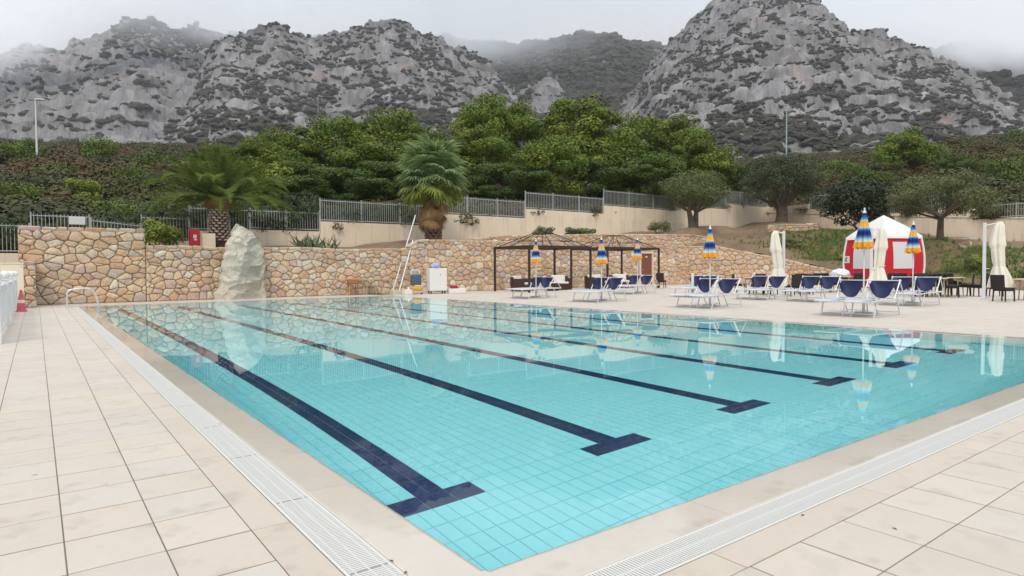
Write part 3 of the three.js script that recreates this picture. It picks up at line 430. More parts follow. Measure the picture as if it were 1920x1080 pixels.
// ---------------------------------------------------------------- foliage builders
function leaves(n, size, r, shape, pal, o = {}) { // shape(r) -> [x, y, z, nx, ny, nz]; small bent leaf faces
  const pos = [], nor = [], col = [], a = V(0, 0, 0), t = V(0, 0, 0), b = V(0, 0, 0);
  for (let i = 0; i < n; i++) {
    const [x, y, z, nx, ny, nzz] = shape(r); a.set(nx + (r() - 0.5) * 1.1, ny + (r() - 0.5) * 1.1 + 0.25, nzz + (r() - 0.5) * 1.1).normalize();
    t.set(r() - 0.5, (r() - 0.5) * (o.upright ?? 1), r() - 0.5).cross(a).normalize(); b.crossVectors(a, t);
    const s = size * (0.55 + 0.9 * r()), w = s * (o.thin ?? 0.5), c = pal[Math.floor(r() * pal.length)], k = 0.8 + 0.4 * r();
    const P = [[-s, 0], [0, -w], [s, 0], [0, w]].map(([u, v]) => [x + t.x * u + b.x * v, y + t.y * u + b.y * v, z + t.z * u + b.z * v]);
    pos.push(...P[0], ...P[1], ...P[2], ...P[0], ...P[2], ...P[3]);
    for (let q = 0; q < 6; q++) { nor.push(a.x, a.y, a.z); col.push(c[0] * k, c[1] * k, c[2] * k); }
  }
  const g = new THREE.BufferGeometry(); g.setAttribute('position', new THREE.Float32BufferAttribute(pos, 3)); g.setAttribute('normal', new THREE.Float32BufferAttribute(nor, 3)); g.setAttribute('color', new THREE.Float32BufferAttribute(col, 3)); return g;
}
const puff = (c, rx, ry, rz) => r => { const u = r() * 2 - 1, f = r() * 6.2832, s = Math.sqrt(1 - u * u), d = Math.cbrt(0.25 + 0.75 * r()), x = s * Math.cos(f), z = s * Math.sin(f); return [c[0] + x * rx * d, c[1] + u * ry * d, c[2] + z * rz * d, x, u, z]; };
const leafMat = std(lin(1, 1, 1), 0.75, { vertexColors: true }), palmMat = new THREE.MeshPhysicalMaterial({ color: 0xffffff, vertexColors: true, roughness: 1, transmission: 0.4, thickness: 0, specularIntensity: 0.3, side: THREE.DoubleSide });
const bark = std(lin(0.14, 0.1, 0.075), 0.95, { bumpMap: T.crag, bumpScale: 0.03 }), oliveBark = std(lin(0.15, 0.12, 0.095), 0.95, { bumpMap: T.crag, bumpScale: 0.04 });
const G = { pine: [[0.115, 0.165, 0.012], [0.15, 0.2, 0.016], [0.075, 0.115, 0.009], [0.19, 0.235, 0.02]], pineDark: [[0.075, 0.12, 0.012], [0.1, 0.15, 0.014], [0.055, 0.09, 0.009]], bright: [[0.19, 0.25, 0.025], [0.15, 0.2, 0.02], [0.22, 0.27, 0.04]], olive: [[0.12, 0.15, 0.05], [0.09, 0.12, 0.036], [0.155, 0.185, 0.07]], dark: [[0.02, 0.035, 0.012], [0.03, 0.045, 0.016]], oleander: [[0.05, 0.085, 0.03], [0.07, 0.11, 0.04], [0.04, 0.065, 0.022]], cactus: [[0.1, 0.15, 0.05], [0.13, 0.17, 0.06]] };
function tree(name, label, category, group, seed, o) { // a 1 m-per-unit tree at the origin, height o.h
  const th = thing(name, label, category, [0, 0, 0], 0, group), r = rng(seed), parts = [];
  const trunks = o.trunks ?? [[0, 0]], limbs = [];
  trunks.forEach(([lx, lz], q) => {
    const top = [lx, o.h * o.clear, lz], base = [lx * 0.25, -0.4, lz * 0.25], mid = [lx * 0.5 + (r() - 0.5) * 0.2, o.h * o.clear * 0.5, lz * 0.55 + (r() - 0.5) * 0.2];
    limbs.push(rod(base, mid, o.tr * 1.15, o.tr * 0.85, 9), rod(mid, top, o.tr * 0.85, o.tr * 0.6, 9));
    for (let k = 0; k < 6; k++) { const a = k * 1.05 + r() + q, l = o.rx * (0.45 + 0.35 * r()); limbs.push(rod(top, [lx + Math.cos(a) * l, o.h * (o.clear + (0.9 - o.clear) * (0.25 + 0.6 * r())), lz + Math.sin(a) * l], o.tr * 0.42, o.tr * 0.12, 6)); }
  });
  mesh('trunk', merge(limbs), o.bark ?? bark, th);
  const cy = o.h * (o.clear + 1) / 2 + (o.cy ?? 0), ry = o.h * (1 - o.clear) / 2;
  for (let k = 0; k < o.puffs; k++) { // clumps through the crown, most of them near its surface
    const u = Math.pow(r(), 0.8) * 1.75 - 0.8, f = r() * 6.2832, s = Math.sqrt(Math.max(0.02, 1 - u * u)), d = 0.55 + 0.42 * r(), wob = 1 + 0.22 * nz(Math.cos(f) * 2 + seed, u * 2, Math.sin(f) * 2);
    const c = [s * Math.cos(f) * o.rx * d * wob, cy + u * ry * d, s * Math.sin(f) * (o.rz ?? o.rx) * d * wob], p = o.pr * (0.6 + 0.7 * r());
    const tn = o.tone ? 0.72 + 0.6 * r() : 1, yl = o.tone ? 0.78 + 0.3 * r() : 1, pal = o.pal.map(q => [q[0] * tn * yl, q[1] * tn, q[2] * tn]);
    parts.push(leaves(o.per, o.leaf, r, puff(c, p * 1.15, p * (o.flat ?? 0.72), p * 1.15), pal, o));
  }
  mesh('crown', mergeGeometries(parts), leafMat, th); return th;
}
// ---------------------------------------------------------------- pines behind the fence
{
  const kinds = [1, 2, 3, 4].map(k => tree('pine_tree', k === 4 ? 'low pine tree with shade painted into its leaf colour in front of the taller bright pines' : 'tall bright green pine tree in the row behind the metal fence', 'tree', k === 4 ? 'low shade-darkened pines by the fence' : 'tall pines behind the metal fence', 200 + k, { h: 10, clear: 0.16, rx: [3.3, 3.9, 3.0, 3.6][k - 1], tr: 0.2, puffs: 44, per: 500, leaf: 0.125, pr: 1.05, flat: 0.85, thin: 0.42, tone: 1, pal: k === 4 ? G.pineDark : G.pine }));  // last kind: darker leaf colour stands in for shade low between the pines
  const spots = [[497, 262, 52, 3], [530, 245, 60, 3.4], [590, 300, 50, 3], [628, 218, 62, 4], [560, 330, 44, 2.6], [690, 262, 54, 3.4], [738, 205, 64, 4], [790, 240, 66, 4], [655, 310, 46, 2.8], [845, 300, 50, 3.2], [918, 182, 66, 3.6], [975, 186, 68, 3.8], [1085, 184, 62, 4.6], [1030, 258, 52, 3.2], [905, 232, 56, 3.4], [1150, 238, 60, 3.8], [1205, 215, 68, 3.9], [1275, 212, 66, 4.2], [1310, 255, 60, 3.4], [1225, 290, 54, 3.0], [960, 300, 50, 3.2], [1110, 290, 54, 3.2], [745, 300, 50, 3.2], [1342, 285, 62, 2.8]];
  const r = rng(31), used = new Set();
  spots.forEach(([px, y, d, w], i) => {
    const a = azOf(px), R = d / Math.cos(a - 0.64167), x = CX + R * Math.sin(a), z = CZ - R * Math.cos(a), g = hillY(x, z) - 0.2, top = 1.24 + (horizonY(px) - y) * d / F0, h = top - g;
    const kd = y >= 285 ? 3 : i % 3, t = used.has(kd) ? copy(kinds[kd], [0, 0, 0]) : kinds[kd]; used.add(kd); w *= 0.92; t.position.set(x, g, z); t.rotation.y = r() * 6.28; t.scale.set(w / 3.4, h / 10.2, w / 3.4);
  });
  const b = tree('pine_tree', 'bright green young pine standing alone beyond the side wall', 'tree', null, 231, { h: 7, clear: 0.12, rx: 3.3, tr: 0.15, puffs: 50, per: 300, leaf: 0.14, pr: 0.95, flat: 0.85, thin: 0.4, tone: 1, pal: G.pine });
  const place = (t, px, y, d, hgt, turn = 0) => { const a = azOf(px), R = d / Math.cos(a - 0.64167), x = CX + R * Math.sin(a), z = CZ - R * Math.cos(a), g = hillY(x, z) - 0.2, top = 1.24 + (horizonY(px) - y) * d / F0; t.position.set(x, g, z); t.rotation.y = turn; t.scale.multiplyScalar((top - g) / hgt); };
  place(b, 1692, 243, 82, 7);
  const c = tree('pine_tree', 'low dark green pine beyond the side wall behind the forked olive', 'tree', null, 232, { h: 6, clear: 0.1, rx: 4.0, tr: 0.15, puffs: 50, per: 300, leaf: 0.14, pr: 0.95, flat: 0.85, thin: 0.4, tone: 1, pal: G.pineDark }); place(c, 1790, 292, 76, 6);
  const e = tree('young_tree', 'bright yellow-green bushy tree above the tall stone wall', 'tree', null, 233, { h: 4, clear: 0.05, rx: 1.7, tr: 0.1, puffs: 34, per: 110, leaf: 0.12, pr: 0.6, thin: 0.4, pal: G.bright }); place(e, 160, 330, 46, 4);
  const f = tree('young_tree', 'small yellow-green tree on the slope behind the date palm', 'tree', null, 234, { h: 4, clear: 0.05, rx: 1.4, tr: 0.1, puffs: 26, per: 100, leaf: 0.12, pr: 0.6, thin: 0.4, pal: G.bright }); place(f, 277, 308, 62, 4);
  const g2 = tree('young_tree', 'small yellow-green tree on the slope beside the pines', 'tree', null, 235, { h: 4, clear: 0.05, rx: 1.5, tr: 0.1, puffs: 26, per: 100, leaf: 0.12, pr: 0.6, thin: 0.4, pal: G.bright }); place(g2, 510, 300, 44, 4.1);
  const h2 = tree('pine_tree', 'dark green rounded pine behind the low evergreen and the red tent', 'tree', null, 236, { h: 6, clear: 0.1, rx: 3.4, tr: 0.15, puffs: 46, per: 280, leaf: 0.14, pr: 0.95, flat: 0.85, thin: 0.4, tone: 1, pal: G.pineDark }); place(h2, 1640, 322, 70, 6);
  // single bushes standing out of the scrub
  const sb = [0, 1].map(k => tree('slope_bush', ['mid green rounded bush standing out of the scrub slope', 'dark green rounded bush standing out of the scrub slope'][k], 'bush', ['mid green bushes on the slope', 'dark green bushes on the slope'][k], 240 + k, { h: 2, clear: 0.02, rx: 1.5, tr: 0.05, puffs: 26, per: 130, leaf: 0.09, pr: 0.6, flat: 0.85, thin: 0.42, tone: 1, pal: k ? G.pineDark : [[0.11, 0.15, 0.02], [0.14, 0.18, 0.028], [0.085, 0.12, 0.016]] })), seen = new Set(), q = rng(88);
  [[40, 372, 44], [95, 388, 40], [215, 372, 44], [250, 350, 56], [120, 350, 60], [300, 338, 66], [340, 352, 52], [20, 338, 70], [190, 322, 84], [60, 312, 96], [380, 330, 60], [430, 318, 70], [270, 388, 40], [1400, 322, 92], [1560, 318, 96], [1600, 340, 80], [1740, 320, 90], [1850, 330, 78], [1900, 316, 84], [1880, 352, 68], [1540, 338, 84], [1815, 300, 104], [1440, 300, 120], [1905, 284, 118], [1640, 292, 120]].forEach(([px, y, d], i) => { const k = i % 3 === 1 ? 0 : i % 2; const t = seen.has(k) ? copy(sb[k], [0, 0, 0]) : sb[k]; seen.add(k); const a = azOf(px), R = d / Math.cos(a - 0.64167), x = CX + R * Math.sin(a), z = CZ - R * Math.cos(a), w = (0.55 + 0.5 * q()) * (0.6 + d / 90); t.position.set(x, hillY(x, z) - 0.1, z); t.rotation.y = q() * 6; t.scale.set(w, w * (0.8 + 0.5 * q()), w); });
}
{ // maquis scrub on the slope
  const r = rng(41), mk = (seed, pal) => { const q = rng(seed), gs = []; for (let i = 0; i < 9; i++) gs.push(leaves(170, 0.075, q, puff([(q() - 0.5) * 1.2, 0.25 + 0.35 * q(), (q() - 0.5) * 1.2], 0.5, 0.36, 0.5), pal, { thin: 0.5 })); return mergeGeometries(gs); };
  const pals = [[[0.07, 0.08, 0.017], [0.055, 0.062, 0.014]], [[0.095, 0.085, 0.02], [0.075, 0.068, 0.017]], [[0.115, 0.07, 0.024], [0.09, 0.058, 0.02], [0.08, 0.06, 0.018]], [[0.038, 0.05, 0.013], [0.05, 0.058, 0.016]]];
  const geos = pals.map((p, i) => mk(50 + i, p)), lists = pals.map(() => []);
  for (let n = 0; n < 30000; n++) {
    const a = lerp(-0.15, 1.45, r()), dx = Math.sin(a), dz = -Math.cos(a), t = Math.min(dz < -0.05 ? (-33.9 - CZ) / dz : 1e9, 1e9), tB = dx > 0.05 ? (56.9 - CX) / dx : 1e9, t0 = CX + dx * t > 56.9 ? tB : t;
    const R = t0 + (310 - t0) * Math.pow(r(), 1.35), x = CX + dx * R, z = CZ + dz * R;
    if (nz(x / 9 + 30, z / 9, 6) + 0.5 * nz(x / 3, z / 3, 6) < -0.36) continue; const s = (0.35 + 1.25 * r() * r() + 0.3 * r()) * (1 + R / 260) * (R - t0 < 6 ? 0.7 : 1), q = nz(x / 17, z / 17, 5) + 0.5 * nz(x / 5, z / 5, 1) + 0.25 * (r() - 0.5);
    const k = q > 0.2 ? 2 : q > 0.03 ? 1 : q > -0.24 ? 0 : 3; lists[k].push(M4(x, hillY(x, z) - 0.1 * s, z, s * (0.9 + 0.5 * r()), s * (0.6 + 0.6 * r()), s * (0.9 + 0.5 * r()), r() * 6.28));
  }
  geos.forEach((g, i) => tag(instanced('maquis_scrub', g, leafMat, lists[i], scene), ['mid green low scrub covering the slope behind the fence', 'olive green low scrub covering the slope behind the fence', 'rusty brown low scrub covering the slope behind the fence', 'dark green low scrub covering the slope behind the fence'][i], 'scrub'));
}
{ // oleanders along the fence
  const o = tree('oleander_bush', 'dark green oleander bush growing through the metal fence', 'bush', 'oleanders along the metal fence', 61, { h: 1.8, clear: 0.02, rx: 1.1, tr: 0.04, puffs: 22, per: 110, leaf: 0.09, pr: 0.42, thin: 0.22, pal: [...G.oleander, ...G.oleander, [0.05, 0.08, 0.03]] });
  [[2.2, 1.1], [3.6, 1.2], [5.2, 1.15], [6.9, 1.2], [8.2, 1.0], [9.8, 1.15], [11.0, 1.2], [13.4, 1], [15, 0.95], [16.6, 1.0], [20.6, 0.75], [23.4, 0.7], [28, 0.7], [37.5, 0.85], [-0.6, 1.0], [-2.6, 1.0], [1, 0.9]].forEach(([x, s], i) => { const t = i ? copy(o, [0, 0, 0], i * 1.7, null, s) : o; t.position.set(x, wallTop(x) - 0.15, -34.05 + 0.2 * Math.sin(i * 3)); t.scale.set(s * 1.15, s, s * 0.8); });
}
// ---------------------------------------------------------------- palms
function frond(L, droop, r, w, pal, up) { // rachis along +x rising, leaflets both sides
  const pos = [], col = [], P = s => [L * s * Math.cos(up) * (1 - 0.12 * s * s), L * (s * Math.sin(up) - droop * s * s * s), 0], N = 34;
  for (let i = 0; i < N; i++) { // rachis
    const a = P(i / N), b = P((i + 1) / N), h = 0.03 * (1 - i / N) + 0.006; pos.push(a[0], a[1], -h, b[0], b[1], -h, b[0], b[1], h, a[0], a[1], -h, b[0], b[1], h, a[0], a[1], h); for (let q = 0; q < 6; q++) col.push(0.14, 0.17, 0.06);
  }
  for (let i = 4; i < 46; i++) for (const sd of [-1, 1]) {
    const s = i / 46, p = P(s), l = w * Math.sin(Math.PI * Math.min(1, 0.16 + s * 0.86)) * (0.85 + 0.3 * r()) + 0.08, c = pal[Math.floor(r() * pal.length)], k = 0.8 + 0.4 * r();
    const tip = [p[0] + l * 0.62, p[1] + l * 0.32 - l * 0.25 * r(), sd * l * 0.75], b = 0.02;
    pos.push(p[0] - b, p[1], sd * 0.01, p[0] + b, p[1], sd * 0.01, ...tip, p[0], p[1] + b, sd * 0.01, p[0] + b, p[1] - b, sd * 0.01, ...tip); for (let q = 0; q < 6; q++) col.push(c[0] * k, c[1] * k, c[2] * k);
  }
  return raw(pos, null, null, col);
}
{
  const r = rng(71), th = thing('date_palm', 'stout date palm with a diamond-patterned trunk behind the stone wall', 'palm tree', [5.47, 2.3, -30.0]);
  const prof = y => 0.47 + 0.05 * Math.sin(y * 2) - 0.02 * y; const trunkPts = []; for (let i = 0; i <= 14; i++) trunkPts.push(new THREE.Vector2(prof(i * 0.15) * 0.86, i * 0.15 - 0.1));
  const tr = mesh('trunk', new THREE.LatheGeometry(trunkPts, 20), std(lin(0.07, 0.045, 0.035), 0.95), th);
  const sc = new THREE.SphereGeometry(1, 6, 4).scale(0.105, 0.055, 0.07), sm = [0.4, 0.5, 0.3].map(k => std(lin(k, k * 0.82, k * 0.7), 0.95));
  for (let j = 0; j < 13; j++) for (let i = 0; i < 11; i++) { const a = (i + (j % 2) * 0.5) / 11 * 6.2832, y = 0.35 + j * 0.128, m = mesh('leaf_scar', sc, sm[Math.floor(r() * 3)], tr); m.position.set(Math.cos(a) * prof(y) * 0.9, y, Math.sin(a) * prof(y) * 0.9); m.rotation.y = -a + Math.PI / 2; m.rotation.x = 0.5; }
  mesh('crown_boss', new THREE.SphereGeometry(0.62, 14, 10).scale(1, 0.75, 1).translate(0, 2.1, 0), std(lin(0.22, 0.12, 0.04), 0.95, { bumpMap: T.crag, bumpScale: 0.05 }), th);
  const pal = [[0.17, 0.24, 0.05], [0.22, 0.27, 0.07], [0.13, 0.19, 0.04]], gs = [0, 1, 2, 3, 4].map(i => frond([4.0, 4.1, 3.7, 3.3, 2.9][i], [0.3, 0.36, 0.33, 0.26, 0.1][i], r, 0.6, pal, [0.16, 0.46, 0.8, 1.1, 1.38][i]));
  for (let i = 0; i < 78; i++) { const k = Math.min(4, Math.floor(i / 16)), m = mesh('frond', gs[k], palmMat, th); m.position.set(0, 2.25, 0); m.rotation.set(0, i * 2.39996 + r() * 0.3, (r() - 0.5) * 0.16 - (i < 8 ? 0.15 : 0)); m.rotation.order = 'YXZ'; m.scale.setScalar(0.92 + 0.16 * r()); }
}
{
  const r = rng(81), th = thing('fan_palm', 'tall fan palm with a brown skirt of dead leaves by the leaning poles', 'palm tree', [16.65, 2.75, -29.5]);
  const tp = []; for (let i = 0; i <= 20; i++) tp.push(new THREE.Vector2(0.42 - 0.008 * i + 0.03 * (i % 2) + 0.02 * r(), i * 0.16 - 0.1)); mesh('trunk', new THREE.LatheGeometry(tp, 16), std(lin(0.085, 0.05, 0.035), 0.95, { bumpMap: T.crag, bumpScale: 0.05 }), th);
  for (let j = 0; j < 6; j++) for (let i = 0; i < 9; i++) { const a = (i + 0.5 * (j % 2)) / 9 * 6.28, m = mesh('leaf_stub', box(0.13, 0.26, 0.05), std(lin(0.19, 0.13, 0.1), 0.95), th); m.position.set(Math.cos(a) * 0.45, 0.1 + j * 0.19, Math.sin(a) * 0.45); m.rotation.set(0.35, -a + Math.PI / 2, 0, 'YXZ'); }
  const fan = (pal, dead) => { const pos = [], col = [], n = 26, L = dead ? 0.95 : 1.15; for (let i = 0; i < n; i++) { const a = (i / (n - 1) - 0.5) * (dead ? 1.6 : 4.2), c = pal[Math.floor(r() * pal.length)], k = 0.8 + 0.4 * r(), l = L * (0.72 + 0.28 * Math.cos(a * 0.5)) * (0.9 + 0.2 * r()), da = dead ? 0.05 : 0.1, dr = dead ? 0.2 : 0.32 + 0.25 * r(); const q = (s, e, dz) => [s * l * Math.cos(a + e), -dr * l * s * s * s, s * l * Math.sin(a + e) + dz]; pos.push(0, 0, 0, ...q(0.6, -da, 0), ...q(0.6, da, 0), ...q(0.6, -da, 0), ...q(1, 0, 0), ...q(0.6, da, 0)); for (let t = 0; t < 6; t++) col.push(c[0] * k, c[1] * k, c[2] * k); } return raw(pos, null, null, col); };
  const live = [0, 1, 2].map(() => fan([[0.21, 0.31, 0.11], [0.27, 0.37, 0.15], [0.17, 0.26, 0.09], [0.34, 0.42, 0.23]], false)), pale = fan([[0.26, 0.33, 0.07], [0.34, 0.36, 0.08]], false), dead = [0, 1].map(() => fan([[0.4, 0.25, 0.11], [0.32, 0.18, 0.08], [0.46, 0.33, 0.17]], true));
  const stalkM = std(lin(0.16, 0.19, 0.06), 0.8);
  const leaf = (geo, a, e, s, l, y) => { const g = new THREE.Group(); g.name = 'leaf'; const st = mesh('stalk', rod([0, 0, 0], [s, 0, 0], 0.03, 0.018, 5), stalkM, g), bl = mesh('blade', geo, palmMat, g); bl.position.set(s, 0, 0); bl.rotation.set((r() - 0.5) * 0.9, 0, -0.25); bl.scale.setScalar(l); g.position.set(0, y, 0); g.rotation.set(0, a, e, 'YXZ'); th.add(g); };
  for (let i = 0; i < 62; i++) { const f = i / 62, e = lerp(-0.35, 1.45, Math.pow(f, 0.85)); leaf(f < 0.16 ? pale : live[i % 3], i * 2.39996, e + (r() - 0.5) * 0.2, lerp(1.0, 1.8, f) * (0.8 + 0.4 * r()), 0.92, 3.05 + 0.5 * f); }
  for (let i = 0; i < 44; i++) leaf(dead[i % 2], i * 2.39996, -1.3 + 0.5 * r(), 0.5 + 0.6 * r(), 0.85, 3.05 + 0.3 * r() - 1.1 * (i / 44));
}
// ---------------------------------------------------------------- olives and garden plants
const onBank = (x, z) => bankY(x, z) - 0.05;
tree('olive_tree', 'rounded olive tree with twin trunks beside the cream wall', 'tree', null, 301, { h: 4.4, clear: 0.3, rx: 2.5, rz: 2.3, tr: 0.28, trunks: [[-0.75, 0.1], [0.3, 0]], puffs: 62, per: 270, leaf: 0.09, pr: 0.75, flat: 0.8, thin: 0.25, pal: G.olive, bark: oliveBark }).position.set(40.2, onBank(40.2, -29.6), -29.6);
tree('olive_tree', 'broad dark olive tree with a thick trunk at the wall corner', 'tree', null, 302, { h: 6.0, clear: 0.24, rx: 3.6, rz: 3.3, tr: 0.5, trunks: [[-0.25, 0], [0.35, 0.1]], puffs: 90, per: 280, leaf: 0.1, pr: 0.95, flat: 0.8, thin: 0.25, pal: [[0.065, 0.085, 0.035], [0.085, 0.105, 0.048], [0.05, 0.068, 0.026]], bark: oliveBark }).position.set(52, onBank(52, -29.2), -29.2);
tree('carob_tree', 'low dark evergreen tree with glossy leaves behind the red tent', 'tree', null, 303, { h: 4.4, clear: 0.12, rx: 3.0, rz: 2.6, tr: 0.12, trunks: [[-0.8, 0], [0.1, 0.2], [0.9, 0]], puffs: 60, per: 150, leaf: 0.12, pr: 0.85, thin: 0.5, pal: G.dark, bark: oliveBark }).position.set(50.2, onBank(50.2, -21.6) - 0.1, -21.6);
tree('olive_tree', 'spreading olive tree forking low into two limbs near the tent', 'tree', null, 304, { h: 4.4, clear: 0.34, rx: 3.4, rz: 2.8, tr: 0.22, trunks: [[-1.15, 0.5], [0.85, -0.3]], puffs: 76, per: 260, leaf: 0.09, pr: 0.75, flat: 0.65, thin: 0.25, pal: [[0.125, 0.15, 0.05], [0.095, 0.115, 0.036], [0.16, 0.175, 0.07]], bark: oliveBark }).position.set(46.4, onBank(46.4, -14.7), -14.7);
{
  const bush = (label, x, z, h, rx, pal, seed, leaf = 0.08) => tree('garden_bush', label, 'bush', null, seed, { h, clear: 0.02, rx, tr: 0.03, puffs: 16, per: 90, leaf, pr: h * 0.3, thin: 0.3, pal }).position.set(x, onBank(x, z), z);
  bush('small dry bush beside the twin-trunk olive', 36.6, -30, 1.3, 0.9, G.olive, 321);
  bush('low green bush on the earth bank next to the sloping wall', 41.4, -22.4, 0.7, 0.9, G.olive, 322); bush('low green bush above the end of the sloping wall', 42.2, -18.4, 0.8, 1.2, G.bright, 323);
  bush('leafy green bush beside the red tent', 41.6, -11.6, 1.1, 1.1, [...G.bright, ...G.olive], 324); bush('small bush behind the twin parasol poles', 41.2, -8.4, 0.6, 0.9, G.olive, 325);
  for (const [i, x] of [24.4, 26.8, 28.2].entries()) bush(['low flowering bush above the first gazebo roof', 'low leafy bush above the gap between the gazebos', 'low leafy bush above the second gazebo roof'][i], x, -29, 0.75, 0.7, G.olive, 330 + i);
  const agave = (label, x, z, n, L, seed) => { const th = thing('agave', label, 'agave', [x, onBank(x, z), z]), r = rng(seed), m = [0, 1].map(i => std(lin(0.2 + 0.05 * i, 0.27 + 0.04 * i, 0.15 + 0.03 * i), 0.7)), lf = raw([0, 0, -0.07, 0, 0, 0.07, 0.55, 0.04, -0.06, 0.55, 0.04, 0.06, 1, 0.02, 0, 0, -0.04, 0, 0.55, -0.03, 0], [0, 2, 5, 2, 6, 5, 5, 6, 1, 6, 3, 1, 2, 4, 6, 6, 4, 3]); for (let i = 0; i < n; i++) { const q = mesh('leaf', lf, m[i % 2], th); q.position.set((r() - 0.5) * 1.1, 0.05 + 0.2 * r(), (r() - 0.5) * 0.5); q.rotation.set(0, i * 2.4, 0.35 + 1.0 * r(), 'YXZ'); q.scale.set(L * (0.7 + 0.5 * r()), L, L); } };
  agave('grey-green agave on the wall near the step in the cream wall', 9.5, -29.2, 44, 0.85, 341); agave('pale agave tuft beside the step in the cream wall', 10.5, -29.6, 22, 0.7, 343);
  bush('yellow-green leafy bush beside the tall stone wall end', 2.9, -29.4, 1.25, 0.8, G.bright, 342, 0.1);
}
// ---------------------------------------------------------------- boulder, door, cabinet, lamps
{
  const L = curve([[0, 4.5], [0.3, 4.52], [0.5, 4.68], [1.4, 4.82], [2.2, 5.0], [2.7, 5.2], [3.05, 5.34], [3.26, 5.45]]), Rr = curve([[0, 6.62], [1.2, 6.6], [2.15, 6.6], [2.45, 6.5], [2.62, 6.4], [2.8, 6.2], [3.0, 5.95], [3.15, 5.76], [3.26, 5.58]]);
  const pos = [], uv = [], idx = [], NY = 110, NA = 130;
  for (let j = 0; j <= NY; j++) for (let i = 0; i <= NA; i++) {
    const y = j / NY * 3.26, a = i / NA * 6.2832, l = L(y), rr = Rr(y), cx = (l + rr) / 2, hw = (rr - l) / 2, dp = 0.42 * Math.pow(1 - j / NY * 0.82, 0.7) + 0.02, c = Math.cos(a), s = Math.sin(a), e = 0.75;
    let x = cx + hw * Math.sign(c) * Math.pow(Math.abs(c), e), z = dp * Math.sign(s) * Math.pow(Math.abs(s), e);
    const scoop = (cx2, cy2, a2, b2, d2) => { const q = Math.hypot((x - cx2) / a2, (y - cy2) / b2); return q < 1 ? -d2 * Math.sqrt(1 - q * q) : 0.04 * Math.exp(-(q - 1) * 6); };
    const hol = 0.14 * fbm(x * 1.3, y * 1.1, 4, 4) + 0.16 * ridged(x * 1.1 + 3, y * 0.8, 2, 4) - 0.08, dent = scoop(6.22, 2.05, 0.42, 0.6, 0.3) + scoop(6.2, 1.15, 0.42, 0.3, 0.3) + scoop(5.9, 0.5, 0.9, 0.2, 0.16) + scoop(5.5, 2.2, 0.2, 0.5, 0.12) + 0.1 * Math.exp(-(((x - 5.62 - 0.1 * Math.sin(y * 2.2)) / 0.12) ** 2));
    if (s > 0) { z = Math.min(z + 0.16, 0.4 + 0.34 * (x - 5.25), 0.44 - 0.62 * (x - 5.72) + 0.16 * (y - 2), 0.46 - 0.4 * (y - 1.9), 0.5 + 0.3 * (y - 0.5), 0.62 - 0.7 * (x - 6.0) - 0.3 * (y - 1.0)); z = Math.max(z, -0.25); }
    if (s > 0) z += 0.8 * (hol + dent) * s * sstep(0, 0.25, 1 - j / NY + 0.1); x += 0.13 * nz(y * 2.3, Math.cos(a), 4) + 0.06 * nz(y * 6, Math.cos(a) * 2, 9);
    pos.push(x, y - 0.03, -26.75 + z); uv.push(x * 0.5 + z * 0.3, y * 0.5);
  }
  for (let j = 0; j < NY; j++) for (let i = 0; i < NA; i++) { const a = j * (NA + 1) + i, c = a + NA + 1; idx.push(a, c, a + 1, a + 1, c, c + 1); }
  tag(mesh('boulder', raw(pos, idx, uv), std(lin(0.67, 0.61, 0.51), 0.9, { map: T.mottle, bumpMap: T.crag, bumpScale: 0.06 })), 'tall sculpted pale standing boulder leaning on the stone wall', 'boulder');
  const d = thing('door', 'brown door with white frame set into the stone wall', 'door', [32.05, 0, WZ + 0.1]);
  mesh('frame', merge([box(0.14, 2.32, 0.16, -0.62, 1.16, 0), box(0.14, 2.32, 0.16, 0.62, 1.16, 0), box(1.098, 0.14, 0.16, 0, 2.25, 0)]), std(lin(0.68, 0.6, 0.5), 0.8), d);
  const lf = mesh('leaf', box(1.09, 2.17, 0.06, 0, 1.09, 0), std(lin(0.2, 0.07, 0.035), 0.55), d); mesh('handle', rod([-0.42, 1.05, 0.06], [-0.3, 1.05, 0.06], 0.015), steel, lf); mesh('plate', box(0.2, 0.08, 0.01, 0, 1.95, 0.036), whiteMetal, lf);
  const k = thing('fire_hose_cabinet', 'red metal cabinet on the stone wall beside the date palm', 'cabinet', [4.22, 2.3, -28.95]);
  const red = std(lin(0.42, 0.012, 0.03), 0.45); mesh('case', rbox(0.42, 0.76, 0.24, 0, 0.38, 0, 0.02), red, k); mesh('door', rbox(0.37, 0.68, 0.02, 0, 0.39, 0.125, 0.008), red, k); mesh('window', rbox(0.14, 0.16, 0.012, 0.0, 0.44, 0.139, 0.004), std(lin(0.6, 0.6, 0.62), 0.2), k); mesh('label', box(0.12, 0.05, 0.006, 0.02, 0.3, 0.137), whiteMetal, k);
  const cb = thing('cream_kerb', 'cream concrete block behind the red cabinet', 'block', [4.75, 2.3, -29.15]); mesh('block', rbox(0.7, 0.62, 0.3, 0, 0.29, 0, 0.02), cream, cb);
  const lamp = (label, px, y0, y1, d, dir, mat) => {
    const a = azOf(px), R = d / Math.cos(a - 0.64167), x = CX + R * Math.sin(a), z = CZ - R * Math.cos(a), b = 1.24 + (horizonY(px) - y0) * d / F0, h = (y0 - y1) * d / F0, th = thing('street_lamp', label, 'street lamp', [x, b, z], dir, 'street lamps on the slope');
    mesh('pole', rod([0, -1.5, 0], [0, h, 0], px === 602 ? 0.05 : 0.13, px === 602 ? 0.035 : 0.08, 10), mat, th); mesh('arm', rod([0, h - 0.1, 0], [0.5, h + 0.05, 0], 0.05, 0.04, 8), mat, th); mesh('lamp_head', rbox(0.95, 0.16, 0.36, 0.45, h + 0.06, 0, 0.06), mat, th);
  };
